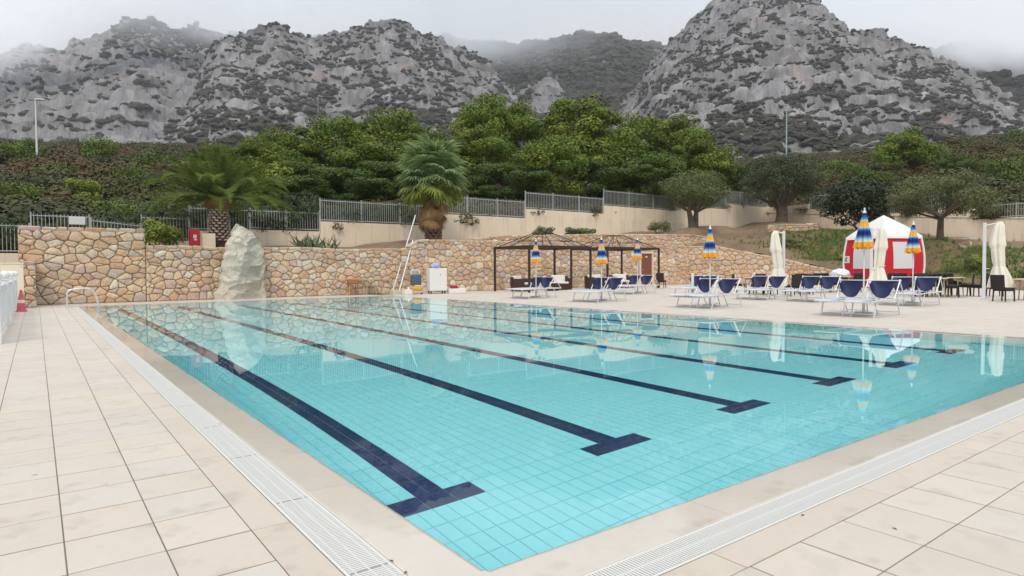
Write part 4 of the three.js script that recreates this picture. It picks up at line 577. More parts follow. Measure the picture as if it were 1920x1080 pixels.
  lamp('white street lamp post on the slope above the tall stone wall', 77, 334, 190, 75, -0.3, std(lin(0.75, 0.76, 0.76), 0.5)); lamp('pale blue-grey street lamp post on the slope below the conical peak', 1473, 298, 200, 112, 2.6, std(lin(0.42, 0.52, 0.56), 0.5)); lamp('faint thin street lamp post behind the pines', 602, 280, 184, 118, 0, std(lin(0.5, 0.55, 0.58), 0.5));
}
// ---------------------------------------------------------------- poolside corner: railing, cone, ladder rail
{
  const pvc = std(lin(0.78, 0.81, 0.82), 0.35), th = thing('white_railing', 'white plastic railing with ball-capped posts along the deck edge', 'railing', [-2.02, 0, 0]);
  for (let i = 0; i < 4; i++) { const z = -11.9 - i * 4.35; mesh('post', rbox(0.13, 1.06, 0.13, 0, 0.53, z, 0.012), pvc, th); mesh('post_cap', merge([rbox(0.17, 0.03, 0.17, 0, 1.07, z, 0.01), new THREE.SphereGeometry(0.1, 18, 14).translate(0, 1.165, z)]), pvc, th); }
  for (let i = 0; i < 3; i++) { const z = -11.9 - i * 4.35; for (const y of [0.12, 0.94]) mesh('rail', rbox(0.05, 0.08, 4.2, 0, y, z - 2.175, 0.01), pvc, th); for (let k = 1; k < 32; k++) mesh('picket', rbox(0.025, 0.78, 0.075, 0, 0.53, z - k * 0.136, 0.005), pvc, th); }
  const cp = thing('cream_pillar', 'smooth cream plaster pillar beside the stone return wall', 'pillar', [-2.1, 0, -26.0]); mesh('shaft', uvBox(0.62, 1.5, 1.1, 0, 0.75, 0), cream, cp); mesh('cap', rbox(0.66, 0.05, 1.14, 0, 1.526, 0, 0.01), cream, cp);
  const cone = thing('traffic_cone', 'red and white traffic cone at the end of the railing', 'cone', [-1.84, 0, -22.9]), cr = std(lin(0.6, 0.13, 0.15), 0.6), cw = std(lin(0.75, 0.66, 0.66), 0.6);
  mesh('base', rbox(0.3, 0.035, 0.3, 0, 0.018, 0, 0.01), cr, cone); [[0.12, 0.1, 0.03, 0.27, cr], [0.1, 0.085, 0.27, 0.37, cw], [0.085, 0.025, 0.37, 0.68, cr]].forEach(([a, b, y0, y1, m]) => mesh(m === cr ? 'cone_body' : 'white_band', new THREE.CylinderGeometry(b, a, y1 - y0, 20).translate(0, (y0 + y1) / 2, 0), m, cone));
  const lr = thing('pool_handrail', 'bent steel handrail of the pool ladder by the stone wall', 'handrail', [0, 0, 0]);
  for (const z of [-24.6, -24.05]) mesh('rail', tube([[-0.62, 0, z], [-0.62, 0.46, z], [-0.55, 0.6, z], [-0.2, 0.66, z], [0.06, 0.62, z], [0.2, 0.4, z], [0.28, 0, z], [0.28, -0.8, z]], 0.018, 40), steel, lr);
  for (const y of [-0.25, -0.5, -0.75]) mesh('step', box(0.08, 0.025, 0.52, 0.28, y, -24.325), steel, lr);
}
// ---------------------------------------------------------------- things along the wall by the far pool corner
{
  const wood = std(lin(0.42, 0.19, 0.075), 0.7, { map: T.mottle }), tan = std(lin(0.5, 0.42, 0.26), 0.75), white = std(lin(0.78, 0.78, 0.76), 0.5);
  const st = thing('wooden_stool', 'round brown wooden stool beside the beige table', 'stool', [10.75, 0, -26.95]); mesh('seat', rbox(0.5, 0.26, 0.4, 0, 0.66, 0, 0.08), wood, st); for (const [x, z] of [[-0.17, -0.13], [0.17, -0.13], [-0.17, 0.13], [0.17, 0.13]]) mesh('leg', rod([x * 1.15, 0, z * 1.15], [x, 0.56, z], 0.02), wood, st);
  const tb = thing('side_table', 'beige folding side table beside the wooden stool', 'table', [11.6, 0, -26.95]); mesh('top', rbox(0.72, 0.05, 0.5, 0, 0.74, 0, 0.02), tan, tb); for (const [x, z] of [[-0.26, -0.18], [0.26, -0.18], [-0.26, 0.18], [0.26, 0.18]]) mesh('leg', rod([x, 0, z], [x * 0.7, 0.72, z], 0.022), tan, tb);
  const pl = thing('leaning_ladder', 'long aluminium extension ladder leaning from its block up to the fence', 'ladder', [0, 0, 0]);
  const A = [12.72, 0.12, -26.75], B = [15.1, 4.15, -28.7], A2 = [12.98, 0.12, -26.55], B2 = [14.35, 2.75, -27.62]; mesh('stile', rod(A, B, 0.035, 0.035, 6), steel, pl); mesh('stile', rod(A2, B2, 0.035, 0.035, 6), steel, pl);
  for (let i = 1; i < 9; i++) { const f = i / 9.5, p = A.map((v, k) => lerp(v, B[k], f * 0.64)), q = A2.map((v, k) => lerp(v, B2[k], f)); mesh('rung', rod(p, q, 0.014, 0.014, 5), steel, pl); }
  tag(mesh('concrete_block', rbox(0.5, 0.2, 0.36, 12.86, 0.1, -26.62, 0.02), std(lin(0.6, 0.57, 0.5), 0.9)), 'pale concrete block at the foot of the leaning ladder', 'block');
  const tr = thing('cleaner_trolley', 'blue-grey pool cleaner trolley with yellow robot and white handle', 'trolley', [13.5, 0, -25.75], -0.25), bl = std(lin(0.07, 0.1, 0.15), 0.5), ye = std(lin(0.6, 0.36, 0.05), 0.45);
  mesh('handle', tube([[-0.2, 0.5, -0.12], [-0.2, 1.12, -0.16], [-0.16, 1.18, -0.16], [0.16, 1.18, -0.16], [0.2, 1.12, -0.16], [0.2, 0.5, -0.12]], 0.028, 40), white, tr); mesh('power_unit', rbox(0.52, 0.55, 0.3, 0, 0.7, -0.02, 0.08), bl, tr); mesh('robot_body', rbox(0.5, 0.24, 0.42, 0, 0.26, 0.1, 0.1), ye, tr); mesh('robot_top', rbox(0.3, 0.1, 0.26, 0.02, 0.4, 0.14, 0.05), std(lin(0.75, 0.56, 0.2), 0.5), tr);
  mesh('skirt', rbox(0.6, 0.1, 0.5, 0, 0.12, 0.1, 0.04), std(lin(0.5, 0.45, 0.38), 0.6), tr); for (const s of [-1, 1]) { const w = mesh('wheel', new THREE.CylinderGeometry(0.09, 0.09, 0.06, 16).rotateZ(Math.PI / 2), std(lin(0.03, 0.03, 0.03), 0.7), tr); w.position.set(s * 0.3, 0.09, -0.08); }
  const cb = thing('equipment_cabinet', 'white cabinet on castors with a clear bottle on top', 'cabinet', [14.55, 0, -25.55], -0.18); mesh('body', rbox(0.9, 1.12, 0.5, 0, 0.7, 0, 0.015), white, cb); mesh('door_panel', rbox(0.84, 1.06, 0.02, 0, 0.7, 0.257, 0.008), white, cb); mesh('handle', rbox(0.05, 0.09, 0.03, 0.1, 0.95, 0.275, 0.01), std(lin(0.4, 0.42, 0.42), 0.4), cb); for (const [x, z] of [[-0.36, -0.18], [0.36, -0.18], [-0.36, 0.18], [0.36, 0.18]]) mesh('castor', rod([x - 0.02, 0.07, z], [x + 0.02, 0.07, z], 0.07, 0.07, 12), std(lin(0.1, 0.1, 0.1), 0.6), cb);
  const jug = thing('water_bottle', 'pale blue plastic bottle lying on the white cabinet', 'bottle', [14.5, 1.262, -25.55]); mesh('body', new THREE.CylinderGeometry(0.12, 0.14, 0.3, 16).rotateZ(Math.PI / 2).translate(0, 0.13, 0), std(lin(0.35, 0.45, 0.75), 0.2), jug); mesh('neck', new THREE.CylinderGeometry(0.04, 0.07, 0.1, 12).rotateZ(Math.PI / 2).translate(-0.2, 0.13, 0), std(lin(0.5, 0.6, 0.8), 0.2), jug);
  const bk = thing('plastic_tub', 'white plastic tub with a knob beside the trolley', 'tub', [12.95, 0, -25.6]); mesh('tub', rbox(0.4, 0.24, 0.32, 0, 0.12, 0, 0.03), white, bk); mesh('knob', new THREE.CylinderGeometry(0.05, 0.06, 0.12, 12).translate(0.06, 0.3, 0), white, bk);
  const fb = thing('float_block', 'long white foam block beside the cabinet', 'block', [15.55, 0, -25.3], -0.25); mesh('block', rbox(0.9, 0.24, 0.34, 0, 0.12, 0, 0.03), white, fb);
  const rb = thing('red_container', 'red plastic container on the white foam block', 'container', [15.42, 0.242, -25.33]); mesh('body', rbox(0.36, 0.14, 0.24, 0, 0.07, 0, 0.03), std(lin(0.4, 0.015, 0.06), 0.45), rb); mesh('lid', rbox(0.26, 0.05, 0.18, 0.02, 0.165, 0, 0.02), std(lin(0.6, 0.3, 0.25), 0.5), rb);
}
// ---------------------------------------------------------------- gazebos and lounge sofas
{
  const iron = std(lin(0.035, 0.022, 0.02), 0.6);
  const gz = (label, x0, x1, z0, z1) => {
    const th = thing('gazebo', label, 'gazebo', [(x0 + x1) / 2, 0, (z0 + z1) / 2], 0, 'dark metal gazebo frames by the stone wall'), w = (x1 - x0) / 2, d = (z1 - z0) / 2, H = 2.28, A = 3.12, t = 0.42;
    for (const a of [-1, 1]) for (const b of [-1, 1]) { mesh('post', rbox(0.1, H, 0.1, a * w, H / 2, b * d, 0.008), iron, th); mesh('hip_rafter', rod([a * w, H + 0.05, b * d], [a * t, A, b * t * 0.8], 0.022, 0.022, 6), iron, th); }
    for (const b of [-1, 1]) { mesh('beam', box(2 * w + 0.1, 0.12, 0.07, 0, H + 0.06, b * d), iron, th); mesh('apex_bar', rod([-t, A, b * t * 0.8], [t, A, b * t * 0.8], 0.02, 0.02, 6), iron, th); for (const f of [-0.5, 0.5]) mesh('rafter', rod([f * 2 * w * 0.6, H + 0.1, b * d], [f * 2 * t * 0.6, A, b * t * 0.8], 0.014, 0.014, 5), iron, th); }
    for (const a of [-1, 1]) { mesh('beam', box(0.07, 0.12, 2 * d - 0.08, a * w, H + 0.06, 0), iron, th); mesh('apex_bar', rod([a * t, A, -t * 0.8], [a * t, A, t * 0.8], 0.02, 0.02, 6), iron, th); mesh('rafter', rod([a * w, H + 0.1, 0], [a * t, A, 0], 0.014, 0.014, 5), iron, th); }
    const m = 0.5; mesh('ring_bar', merge([[-1, -1, 1, -1], [-1, 1, 1, 1], [-1, -1, -1, 1], [1, -1, 1, 1]].map(([a, b, c, e]) => rod([a * lerp(w, t, m), lerp(H, A, m), b * lerp(d, t * 0.8, m)], [c * lerp(w, t, m), lerp(H, A, m), e * lerp(d, t * 0.8, m)], 0.013, 0.013, 5))), iron, th);
  };
  gz('dark metal gazebo frame nearer the white cabinet', 18.5, 22.75, -26.1, -23.1); gz('dark metal gazebo frame nearer the brown door', 24.05, 28.35, -26.1, -23.1);
  const wicker = std(lin(0.06, 0.026, 0.02), 0.8, { bumpMap: T.grit, bumpScale: 0.01 }), cush = std(lin(0.78, 0.77, 0.74), 0.9);
  const sofa = (label, x, z, w, turn) => { const th = thing('wicker_sofa', label, 'sofa', [x, 0, z], turn, 'wicker sofas under the gazebos'); mesh('base', rbox(w, 0.3, 0.8, 0, 0.18, 0, 0.03), wicker, th); mesh('back', rbox(w, 0.5, 0.14, 0, 0.52, -0.36, 0.04), wicker, th); for (const s of [-1, 1]) mesh('arm', rbox(0.14, 0.36, 0.66, s * (w / 2 - 0.07), 0.5, 0.05, 0.04), wicker, th); mesh('seat_cushion', rbox(w - 0.32, 0.12, 0.62, 0, 0.4, 0.06, 0.05), cush, th); mesh('back_cushion', rbox(w - 0.36, 0.4, 0.13, 0, 0.66, -0.22, 0.06), cush, th).rotation.x = -0.12; for (const [a, b] of [[-1, -1], [1, -1], [-1, 1], [1, 1]]) mesh('foot', box(0.05, 0.04, 0.05, a * (w / 2 - 0.08), 0.02, b * 0.32), wicker, th); };
  sofa('dark wicker sofa with white cushions at the outer side of the first gazebo', 19.6, -25.1, 1.35, 0.5); sofa('dark wicker sofa with white cushions at the inner side of the first gazebo', 22.35, -25.2, 1.2, -0.4); sofa('dark wicker sofa with white cushions in the second gazebo behind the loungers', 25.4, -25.2, 1.7, 0.2); sofa('dark wicker sofa with white cushions in the second gazebo close to the door', 27.3, -25.1, 1.3, -0.3);
  const ct = thing('coffee_table', 'low white-topped wicker table in the first gazebo', 'table', [21.0, 0, -24.2]); mesh('top', rbox(0.8, 0.05, 0.5, 0, 0.44, 0, 0.02), cush, ct); mesh('base', rbox(0.6, 0.4, 0.36, 0, 0.21, 0, 0.03), wicker, ct);
}
// ---------------------------------------------------------------- sun loungers
const loungerRows = [];
{
  const alu = std(lin(0.72, 0.74, 0.77), 0.35, { metalness: 0.35 }), sling = std(lin(0.52, 0.57, 0.66), 0.8), stripe = std(lin(0.16, 0.2, 0.36), 0.8), blue = std(lin(0.005, 0.014, 0.08), 0.6), knob = std(lin(0.8, 0.8, 0.8), 0.5);
  const th = thing('sun_lounger', 'white aluminium sun lounger with raised blue backrest in the row along the pool', 'sun lounger', [0, 0, 0], 0, 'sun loungers in the poolside row'), w = 0.3;
  // x runs from the foot end (0) to the head end; the bed is 0.38 m high
  for (const s of [-1, 1]) mesh('side_rail', tube([[-0.3, 0.375, s * w], [0.4, 0.395, s * w], [1.7, 0.4, s * w]], 0.018, 10, 8), alu, th);
  for (const x of [-0.3, 1.7]) mesh('end_rail', rod([x, x < 0 ? 0.375 : 0.4, -w], [x, x < 0 ? 0.375 : 0.4, w], 0.018), alu, th);
  for (const [x0, x1] of [[0.16, 0.0], [1.3, 1.5]]) { for (const s of [-1, 1]) mesh('leg', rod([x0, 0.39, s * (w - 0.02)], [x1, 0.0, s * (w - 0.04)], 0.017), alu, th); mesh('leg_bar', rod([lerp(x0, x1, 0.82), 0.07, -w + 0.04], [lerp(x0, x1, 0.82), 0.07, w - 0.04], 0.013), alu, th); }
  for (const s of [-1, 1]) mesh('ground_bar', rod([0.0, 0.02, s * (w - 0.04)], [1.5, 0.02, s * (w - 0.04)], 0.011, 0.011, 6), alu, th);
  const sag = (x0, x1, z0, z1, y, d) => { const g = new THREE.PlaneGeometry(x1 - x0, z1 - z0, 14, 8).rotateX(-Math.PI / 2).translate((x0 + x1) / 2, y, (z0 + z1) / 2), p = g.attributes.position; for (let i = 0; i < p.count; i++) { const v = p.getZ(i) / w; p.setY(i, p.getY(i) - d * (1 - v * v)); } g.computeVertexNormals(); return g; };
  mesh('seat_sling', sag(-0.28, 0.98, -w, w, 0.392, 0.035), sling, th);
  for (const z of [-0.15, 0.05]) mesh('sling_stripe', sag(-0.27, 0.97, z, z + 0.1, 0.3955, 0.035), stripe, th);
  // backrest: steep frame with a hanging blue cloth, held by struts to the head end
  const top = [1.28, 0.86], hinge = [1.0, 0.4];
  for (const s of [-1, 1]) { mesh('back_post', rod([hinge[0], hinge[1], s * (w + 0.02)], [top[0], top[1], s * (w + 0.04)], 0.018), alu, th); mesh('strut', rod([top[0], top[1] - 0.02, s * (w + 0.04)], [1.68, 0.41, s * w], 0.014), alu, th); mesh('joint_knob', new THREE.SphereGeometry(0.032, 10, 8).translate(top[0], top[1], s * (w + 0.04)), knob, th); }
  mesh('top_bar', rod([top[0], top[1], -w - 0.04], [top[0], top[1], w + 0.04], 0.015), alu, th);
  const pos = [], idx = [], N = 16, K = 10; for (let j = 0; j <= K; j++) for (let i = 0; i <= N; i++) { const v = i / N * 2 - 1, t = j / K, hang = 0.43 * Math.sqrt(Math.max(0.04, 1 - Math.pow(Math.abs(v), 2.4))) , f = t; pos.push(lerp(top[0], hinge[0], f * 0.9) + 0.09 * Math.sin(f * 2.6) * (1 - v * v), top[1] - 0.01 - hang * f, v * (w + 0.02) * lerp(1, 0.86, f)); }
  for (let j = 0; j < K; j++) for (let i = 0; i < N; i++) { const a = j * (N + 1) + i, c = a + N + 1; idx.push(a, c, a + 1, a + 1, c, c + 1); }
  mesh('back_cloth', raw(pos, idx), blue, th);
  const pairs = [[14.5, -5.45], [14.55, -10.05], [14.45, -14.75], [14.45, -18.6]], second = [[19.95, -6.45], [20.0, -9.6], [20.0, -11.6], [20.0, -14.6], [20.4, -18.5]]; let n = 0;
  const r = rng(91);
  for (const [x, z] of pairs) for (const s of [-1, 1]) { const a = [x + (r() - 0.5) * 0.12, 0, z + s * 0.37 + (r() - 0.5) * 0.05], t = (r() - 0.5) * 0.08; if (n++) copy(th, a, t); else { th.position.set(...a); th.rotation.y = t; } }
  for (const [x, z] of second) for (const s of [-1, 1]) copy(th, [x + (r() - 0.5) * 0.15, 0, z + s * 0.37], (r() - 0.5) * 0.08, 'white aluminium sun lounger with raised blue backrest in the second row away from the pool').userData.group = 'sun loungers in the second row';
}
// ---------------------------------------------------------------- closed striped umbrellas
{
  const band = tex(256, (u, v) => { // printed stripes from the hem (v = 0) to the tip (v = 1)
    const S = [[0, [0.9, 0.62, 0.16]], [0.15, [0.92, 0.66, 0.2]], [0.19, [0.86, 0.88, 0.86]], [0.26, [0.55, 0.74, 0.86]], [0.36, [0.1, 0.2, 0.52]], [0.44, [0.07, 0.1, 0.38]], [0.5, [0.15, 0.4, 0.66]], [0.56, [0.66, 0.82, 0.88]], [0.59, [0.93, 0.72, 0.25]], [0.72, [0.92, 0.66, 0.2]], [0.76, [0.6, 0.78, 0.86]], [0.84, [0.16, 0.42, 0.68]], [0.93, [0.09, 0.14, 0.42]], [1, [0.07, 0.1, 0.36]]];
    for (let i = 1; i < S.length; i++) if (v <= S[i][0]) { const t = (v - S[i - 1][0]) / (S[i][0] - S[i - 1][0]); return S[i][1].map((c, k) => lerp(S[i - 1][1][k], c, t)); } return S[0][1];
  }, { srgb: true }); band.wrapT = THREE.ClampToEdgeWrapping;
  const cloth = std(0xffffff, 0.85, { map: band }), pole = std(lin(0.7, 0.71, 0.72), 0.35), capM = std(lin(0.75, 0.77, 0.8), 0.5);
  const make = (label, x, z, H, seed, lean = 0) => {
    const th = thing('striped_umbrella', label, 'umbrella', [x, 0, z], 0, 'closed blue and yellow umbrellas'), r = rng(seed), hem = H - 0.98; th.rotation.z = lean;
    const base = mesh('base', new THREE.CylinderGeometry(0.2, 0.24, 0.07, 24).translate(0, 0.036, 0), std(lin(0.55, 0.55, 0.54), 0.8), th); mesh('socket', new THREE.CylinderGeometry(0.032, 0.036, 0.3, 12).translate(0, 0.2, 0), whiteMetal, base);
    mesh('pole', rod([0, 0.06, 0], [0, H - 0.05, 0], 0.02, 0.018, 10), pole, th);
    const pos = [], uv = [], idx = [], NV = 26, NA = 64, ph = r() * 6; const ring = [];
    for (let j = 0; j <= NV; j++) for (let i = 0; i <= NA; i++) { const t = j / NV, a = i / NA * 6.2832, R = lerp(0.03, 0.185, Math.pow(t, 0.85)), fo = 1 + lerp(0.05, 0.34, t) * Math.cos(a * 8 + ph) + 0.12 * t * Math.sin(a * 3 + ph * 2) + 0.05 * nz(a, t * 5, seed); const yy = H - 0.06 - t * 0.92 + (j === NV ? 0.03 * Math.cos(a * 8 + ph) : 0); pos.push(Math.cos(a) * R * fo, yy, Math.sin(a) * R * fo); uv.push(i / NA * 3, 1 - t); }
    for (let j = 0; j < NV; j++) for (let i = 0; i < NA; i++) { const a = j * (NA + 1) + i, c = a + NA + 1; idx.push(a, a + 1, c, a + 1, c + 1, c); }
    mesh('canopy', raw(pos, idx, uv), cloth, th); mesh('finial', merge([new THREE.CylinderGeometry(0.012, 0.045, 0.1, 12).translate(0, H - 0.04, 0), new THREE.SphereGeometry(0.022, 10, 8).translate(0, H + 0.02, 0)]), capM, th);
  };
  make('tallest closed blue and yellow umbrella in front of the tent and nearest pair of loungers', 15.35, -5.45, 2.66, 1); make('closed blue and yellow umbrella of the second-row loungers before the red tent', 21.0, -6.5, 2.62, 2); make('closed blue and yellow umbrella in front of the sloping stone wall', 15.35, -10.05, 2.5, 3);
  make('closed blue and yellow umbrella in front of the gap between the gazebos', 15.3, -14.75, 2.36, 4); make('closed blue and yellow umbrella before the first gazebo', 15.3, -18.6, 2.44, 5); make('closed blue and yellow umbrella in the second row before the gazebo nearer the door', 21.4, -18.5, 2.62, 6);
}
// ---------------------------------------------------------------- closed white cantilever parasols
{
  const cloth = std(lin(0.8, 0.78, 0.68), 0.9, { bumpMap: T.mottle, bumpScale: 0.01 }), alu = std(lin(0.72, 0.75, 0.78), 0.4);
  const make = (label, x, z, H, seed, mast) => {
    const th = thing('cantilever_parasol', label, 'parasol', [x, 0, z], 0, 'closed white cantilever parasols'), r = rng(seed), pos = [], uv = [], idx = [], NV = 40, NA = 72, ph = r() * 6;
    const prof = curve([[0, 0.06], [0.06, 0.13], [0.3, 0.2], [0.36, 0.21], [0.4, 0.17], [0.62, 0.16], [0.66, 0.14], [0.72, 0.19], [0.9, 0.29], [1, 0.33]]);
    for (let j = 0; j <= NV; j++) for (let i = 0; i <= NA; i++) { const t = j / NV, a = i / NA * 6.2832, fo = 1 + 0.2 * Math.cos(a * 6 + ph + t) + 0.12 * Math.sin(a * 11 + ph * 3) * t + 0.14 * nz(Math.cos(a) * 1.5, t * 4, Math.sin(a) * 1.5 + seed), R = prof(t) * fo; pos.push(Math.cos(a) * R + 0.05 * Math.sin(t * 4 + ph), H - t * (H - 0.42), Math.sin(a) * R + 0.04 * Math.sin(t * 5 + ph)); uv.push(i / NA * 2, t * 3); }
    for (let j = 0; j < NV; j++) for (let i = 0; i < NA; i++) { const a = j * (NA + 1) + i, c = a + NA + 1; idx.push(a, a + 1, c, a + 1, c + 1, c); }
    mesh('folded_canopy', raw(pos, idx, uv), cloth, th); mesh('tie_strap', new THREE.TorusGeometry(0.165, 0.02, 8, 28).rotateX(Math.PI / 2).translate(0.02, H - 0.65 * (H - 0.42), 0), cloth, th);
    const [mx, mz] = mast; mesh('mast', rbox(0.075, H - 0.02, 0.1, mx, (H - 0.02) / 2, mz, 0.015), alu, th); mesh('boom', rod([mx, H - 0.12, mz], [0, H - 0.04, 0], 0.03, 0.025, 8), alu, th); mesh('foot_cross', merge([box(1.0, 0.05, 0.09, mx, 0.026, mz), box(0.09, 0.046, 1.0, mx, 0.024, mz)]), alu, th); mesh('crank', rod([mx, 1.1, mz + 0.06], [mx, 1.1, mz + 0.16], 0.015), alu, th);
  };
  make('closed white parasol standing before the sloping stone wall', 23.3, -12.55, 2.72, 5, [0.2, 0.2]); make('closed white parasol in front of the red tent', 24.6, -9.05, 2.72, 8, [-0.2, -0.22]); make('closed white parasol with separate mast beside the single dark chair', 26.2, -5.7, 2.78, 11, [-0.1, -0.42]);
}
// ---------------------------------------------------------------- red tent
{
  const th = thing('red_tent', 'red and white pop-up tent with pale window panels and white roof', 'tent', [37.1, 0, -14.25], -0.385), red = std(lin(0.5, 0.008, 0.02), 0.6), wht = std(lin(0.74, 0.75, 0.76), 0.7), pane = std(lin(0.66, 0.67, 0.7), 0.35), dark = std(lin(0.05, 0.05, 0.06), 0.8), s = 1.27, H = 2.82;
  const bulge = y => 0.12 * Math.sin(Math.PI * clamp(y / H));
  for (let f = 0; f < 4; f++) {
    const g = new THREE.PlaneGeometry(2 * s, H, 12, 12), p = g.attributes.position; for (let i = 0; i < p.count; i++) { const y = p.getY(i) + H / 2, b = bulge(y), x = p.getX(i); p.setXYZ(i, x * (1 + b / s), y, s + b); } g.computeVertexNormals(); const w = mesh('wall_panel', g, red, th); w.rotation.y = f * Math.PI / 2;
    const wg = new THREE.PlaneGeometry(1.38, 1.46, 8, 10), q = wg.attributes.position; for (let i = 0; i < q.count; i++) { const y = q.getY(i) + 1.8; q.setXYZ(i, q.getX(i), y, s + bulge(y) + 0.012 + 0.006 * nz(q.getX(i) * 2, y * 2, f)); } wg.computeVertexNormals(); mesh('window_panel', wg, pane, w);
    const tri = raw([-s - 0.06, H - 0.1, s + 0.07, s + 0.06, H - 0.1, s + 0.07, s + 0.06, H + 0.06, s + 0.05, -s - 0.06, H + 0.06, s + 0.05, -s * 0.62, H + 0.62, s * 0.62, s * 0.62, H + 0.62, s * 0.62, 0, H + 1.28, 0.0], [0, 1, 2, 0, 2, 3, 3, 2, 5, 3, 5, 4, 4, 5, 6]); mesh('roof_panel', tri, wht, th).rotation.y = f * Math.PI / 2;
    const pts = []; for (let i = 0; i <= 10; i++) { const y = i / 10 * H, b = bulge(y) + 0.01; pts.push([s + b, y, s + b]); } mesh('edge_piping', tube(pts, 0.06, 20, 8), wht, th).rotation.y = f * Math.PI / 2;
  }
  const em = mesh('emblem_patch', rbox(0.36, 0.4, 0.02, -1.14, 1.6, s + 0.135, 0.006), wht, th); em.rotation.y = Math.PI * 1.5; mesh('emblem_mark', new THREE.TorusGeometry(0.1, 0.03, 8, 16, 3.6).rotateZ(1.3).translate(-1.12, 1.6, s + 0.15), dark, em);
}
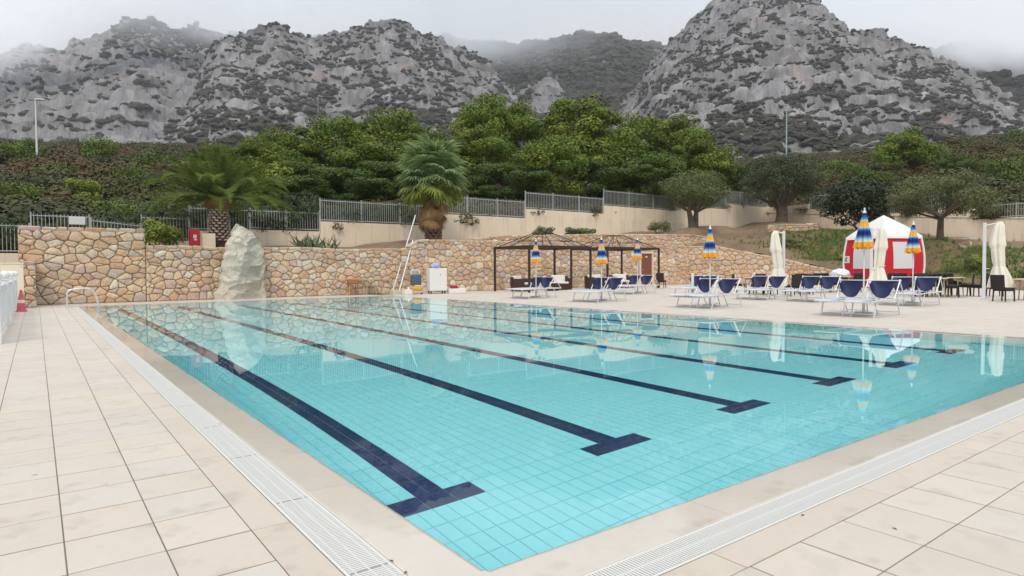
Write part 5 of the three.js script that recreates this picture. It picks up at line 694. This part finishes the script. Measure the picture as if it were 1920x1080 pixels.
// ---------------------------------------------------------------- chairs and tables
{
  const rat = std(lin(0.022, 0.014, 0.016), 0.7, { bumpMap: T.grit, bumpScale: 0.006 }), th = thing('rattan_chair', 'dark brown rattan chair facing the table end by the white parasol', 'chair', [0, 0, 0], 0, 'dark rattan chairs on the terrace');
  mesh('seat', rbox(0.46, 0.06, 0.46, 0, 0.44, 0, 0.02), rat, th); const bk = mesh('backrest', rbox(0.46, 0.5, 0.05, 0, 0.68, -0.24, 0.025), rat, th); bk.rotation.x = -0.1; mesh('apron', rbox(0.42, 0.07, 0.4, 0, 0.385, 0, 0.01), rat, th);
  for (const [x, z] of [[-0.19, -0.2], [0.19, -0.2], [-0.19, 0.2], [0.19, 0.2]]) mesh('leg', rod([x * 1.08, 0, z * 1.12], [x, 0.42, z], 0.02, 0.026, 8), rat, th);
  th.position.set(24.75, 0, -5.15); th.rotation.y = 1.25;
  const near = 'dark rattan chair in the cluster round the light table', wall = 'dark rattan chair in the loose group before the stone wall and tent';
  [[26.4, -4.75, -1.6, 'dark rattan chair across the table from the single chair'], [27.2, -8.5, 2.6], [28.3, -8.6, 2.2], [26.75, -7.35, 0.3], [27.6, -7.7, 1.0], [28.6, -7.55, -2.9], [28.2, -7.0, 2.9], [26.4, -8.3, 1.8], [27.9, -9.3, 2.7], [29.2, -8.4, 2.0], [29.5, -9.5, 2.4], [28.9, -6.6, -2.6], [27.4, -9.9, 2.5]].forEach(([x, z, t, l]) => copy(th, [x, 0, z], t, l ?? near));
  [[24.3, -14.9, 0.4], [23.9, -13.85, 2.9], [24.5, -13.55, -1.7], [23.6, -12.0, 2.6], [27.4, -13.7, 1.9], [27.9, -13.3, -1.4], [28.5, -12.9, 1.2], [29.6, -13.2, 0.6], [29.3, -12.2, 2.6], [30.6, -11.25, 2.6], [29.8, -10.2, 1.5], [25.6, -12.5, 2.4], [26.5, -13.1, 1.9], [31.6, -12.2, 2.3], [25.3, -14.6, -1.2], [31.2, -13.6, 2.2]].forEach(([x, z, t]) => copy(th, [x, 0, z], t, wall));
  copy(th, [28.0, 0, -22.6], 2.0, 'lone dark rattan chair at the corner post of the second gazebo');
  const top = std(lin(0.62, 0.54, 0.42), 0.5), legM = std(lin(0.42, 0.34, 0.22), 0.6), tb = thing('terrace_table', 'light-topped terrace table beside the single dark chair', 'table', [25.9, 0, -4.7], 0.1, 'light tables on the terrace');
  mesh('top', rbox(0.9, 0.035, 0.9, 0, 0.73, 0, 0.012), top, tb); for (const [x, z] of [[-1, -1], [1, -1], [-1, 1], [1, 1]]) mesh('leg', rod([x * 0.4, 0, z * 0.4], [x * 0.36, 0.715, z * 0.36], 0.02), legM, tb); mesh('apron', merge([box(0.72, 0.06, 0.02, 0, 0.68, 0.36), box(0.72, 0.06, 0.02, 0, 0.68, -0.36)]), legM, tb);
  copy(tb, [26.6, 0, -7.9], 0.2, 'light-topped terrace table amid the cluster of dark chairs'); copy(tb, [28.1, 0, -7.9], 0.1, 'light-topped terrace table at the edge of the deck behind the chairs'); copy(tb, [28.9, 0, -12.6], 0.3, 'light-topped terrace table with a white cloth bundle before the tent'); copy(tb, [24.6, 0, -14.3], 0.3, 'light-topped terrace table before the sloping stone wall');
  const cl = thing('cloth_bundle', 'white cloth bundle heaped on the table before the tent', 'cloth', [29.0, 0.752, -12.7]), g = new THREE.SphereGeometry(1, 26, 14), p = g.attributes.position; for (let i = 0; i < p.count; i++) { const x = p.getX(i), y = p.getY(i), z = p.getZ(i), k = 1 + 0.25 * fbm(x * 2.2, y * 2.2, z * 2.2, 3); p.setXYZ(i, x * k * 0.5, Math.max(0, y * k * 0.3 + 0.05), z * k * 0.42); } g.computeVertexNormals(); mesh('folds', g, std(lin(0.74, 0.75, 0.77), 0.9), cl);
  const bo = thing('white_post', 'short white post standing among the second-row loungers', 'post', [20.9, 0, -14.95]); mesh('shaft', rod([0, 0, 0], [0, 0.95, 0], 0.06, 0.06, 14), whiteMetal, bo); mesh('cap', new THREE.SphereGeometry(0.062, 14, 8).scale(1, 0.4, 1).translate(0, 0.95, 0), whiteMetal, bo); mesh('foot', new THREE.CylinderGeometry(0.14, 0.16, 0.05, 18).translate(0, 0.026, 0), whiteMetal, bo);
  const fr = thing('picture_frame', 'small framed notice hung on the sloping stone wall', 'frame', [38.95, 1.36, -21.9], -Math.atan2(9.1, 2.9)), a = mesh('frame', merge([box(0.5, 0.05, 0.04, 0, 0.3, 0), box(0.5, 0.05, 0.04, 0, -0.3, 0), box(0.05, 0.55, 0.04, 0.225, 0, 0), box(0.05, 0.55, 0.04, -0.225, 0, 0)]), whiteMetal, fr); mesh('panel', box(0.4, 0.55, 0.02), std(lin(0.1, 0.09, 0.06), 0.7), fr);
}
{ // a few dry leaves blown onto the paving
  const leafG = raw([-0.02, 0.001, 0, 0, 0.004, -0.008, 0.022, 0.002, 0, 0, 0.006, 0.008, 0.034, 0.006, 0.002], [0, 1, 3, 1, 2, 3, 1, 4, 2]), br = [std(lin(0.13, 0.09, 0.05), 0.9), std(lin(0.09, 0.06, 0.045), 0.9)];
  [[-1.5, -2.68], [-0.28, -0.3], [-0.28, -0.17], [-0.3, -3.38], [1.75, 0.85], [1.57, 0.5]].forEach(([x, z], i) => { const m = tag(mesh('dry_leaf', leafG, br[i % 2]), 'tiny dry brown leaf lying on the pale paving by the pool', 'leaf', 'dry leaves on the paving'); m.position.set(x, 0.001, z); m.rotation.y = i * 1.9; m.scale.setScalar(0.7); });
}
renderer.render(scene, camera);
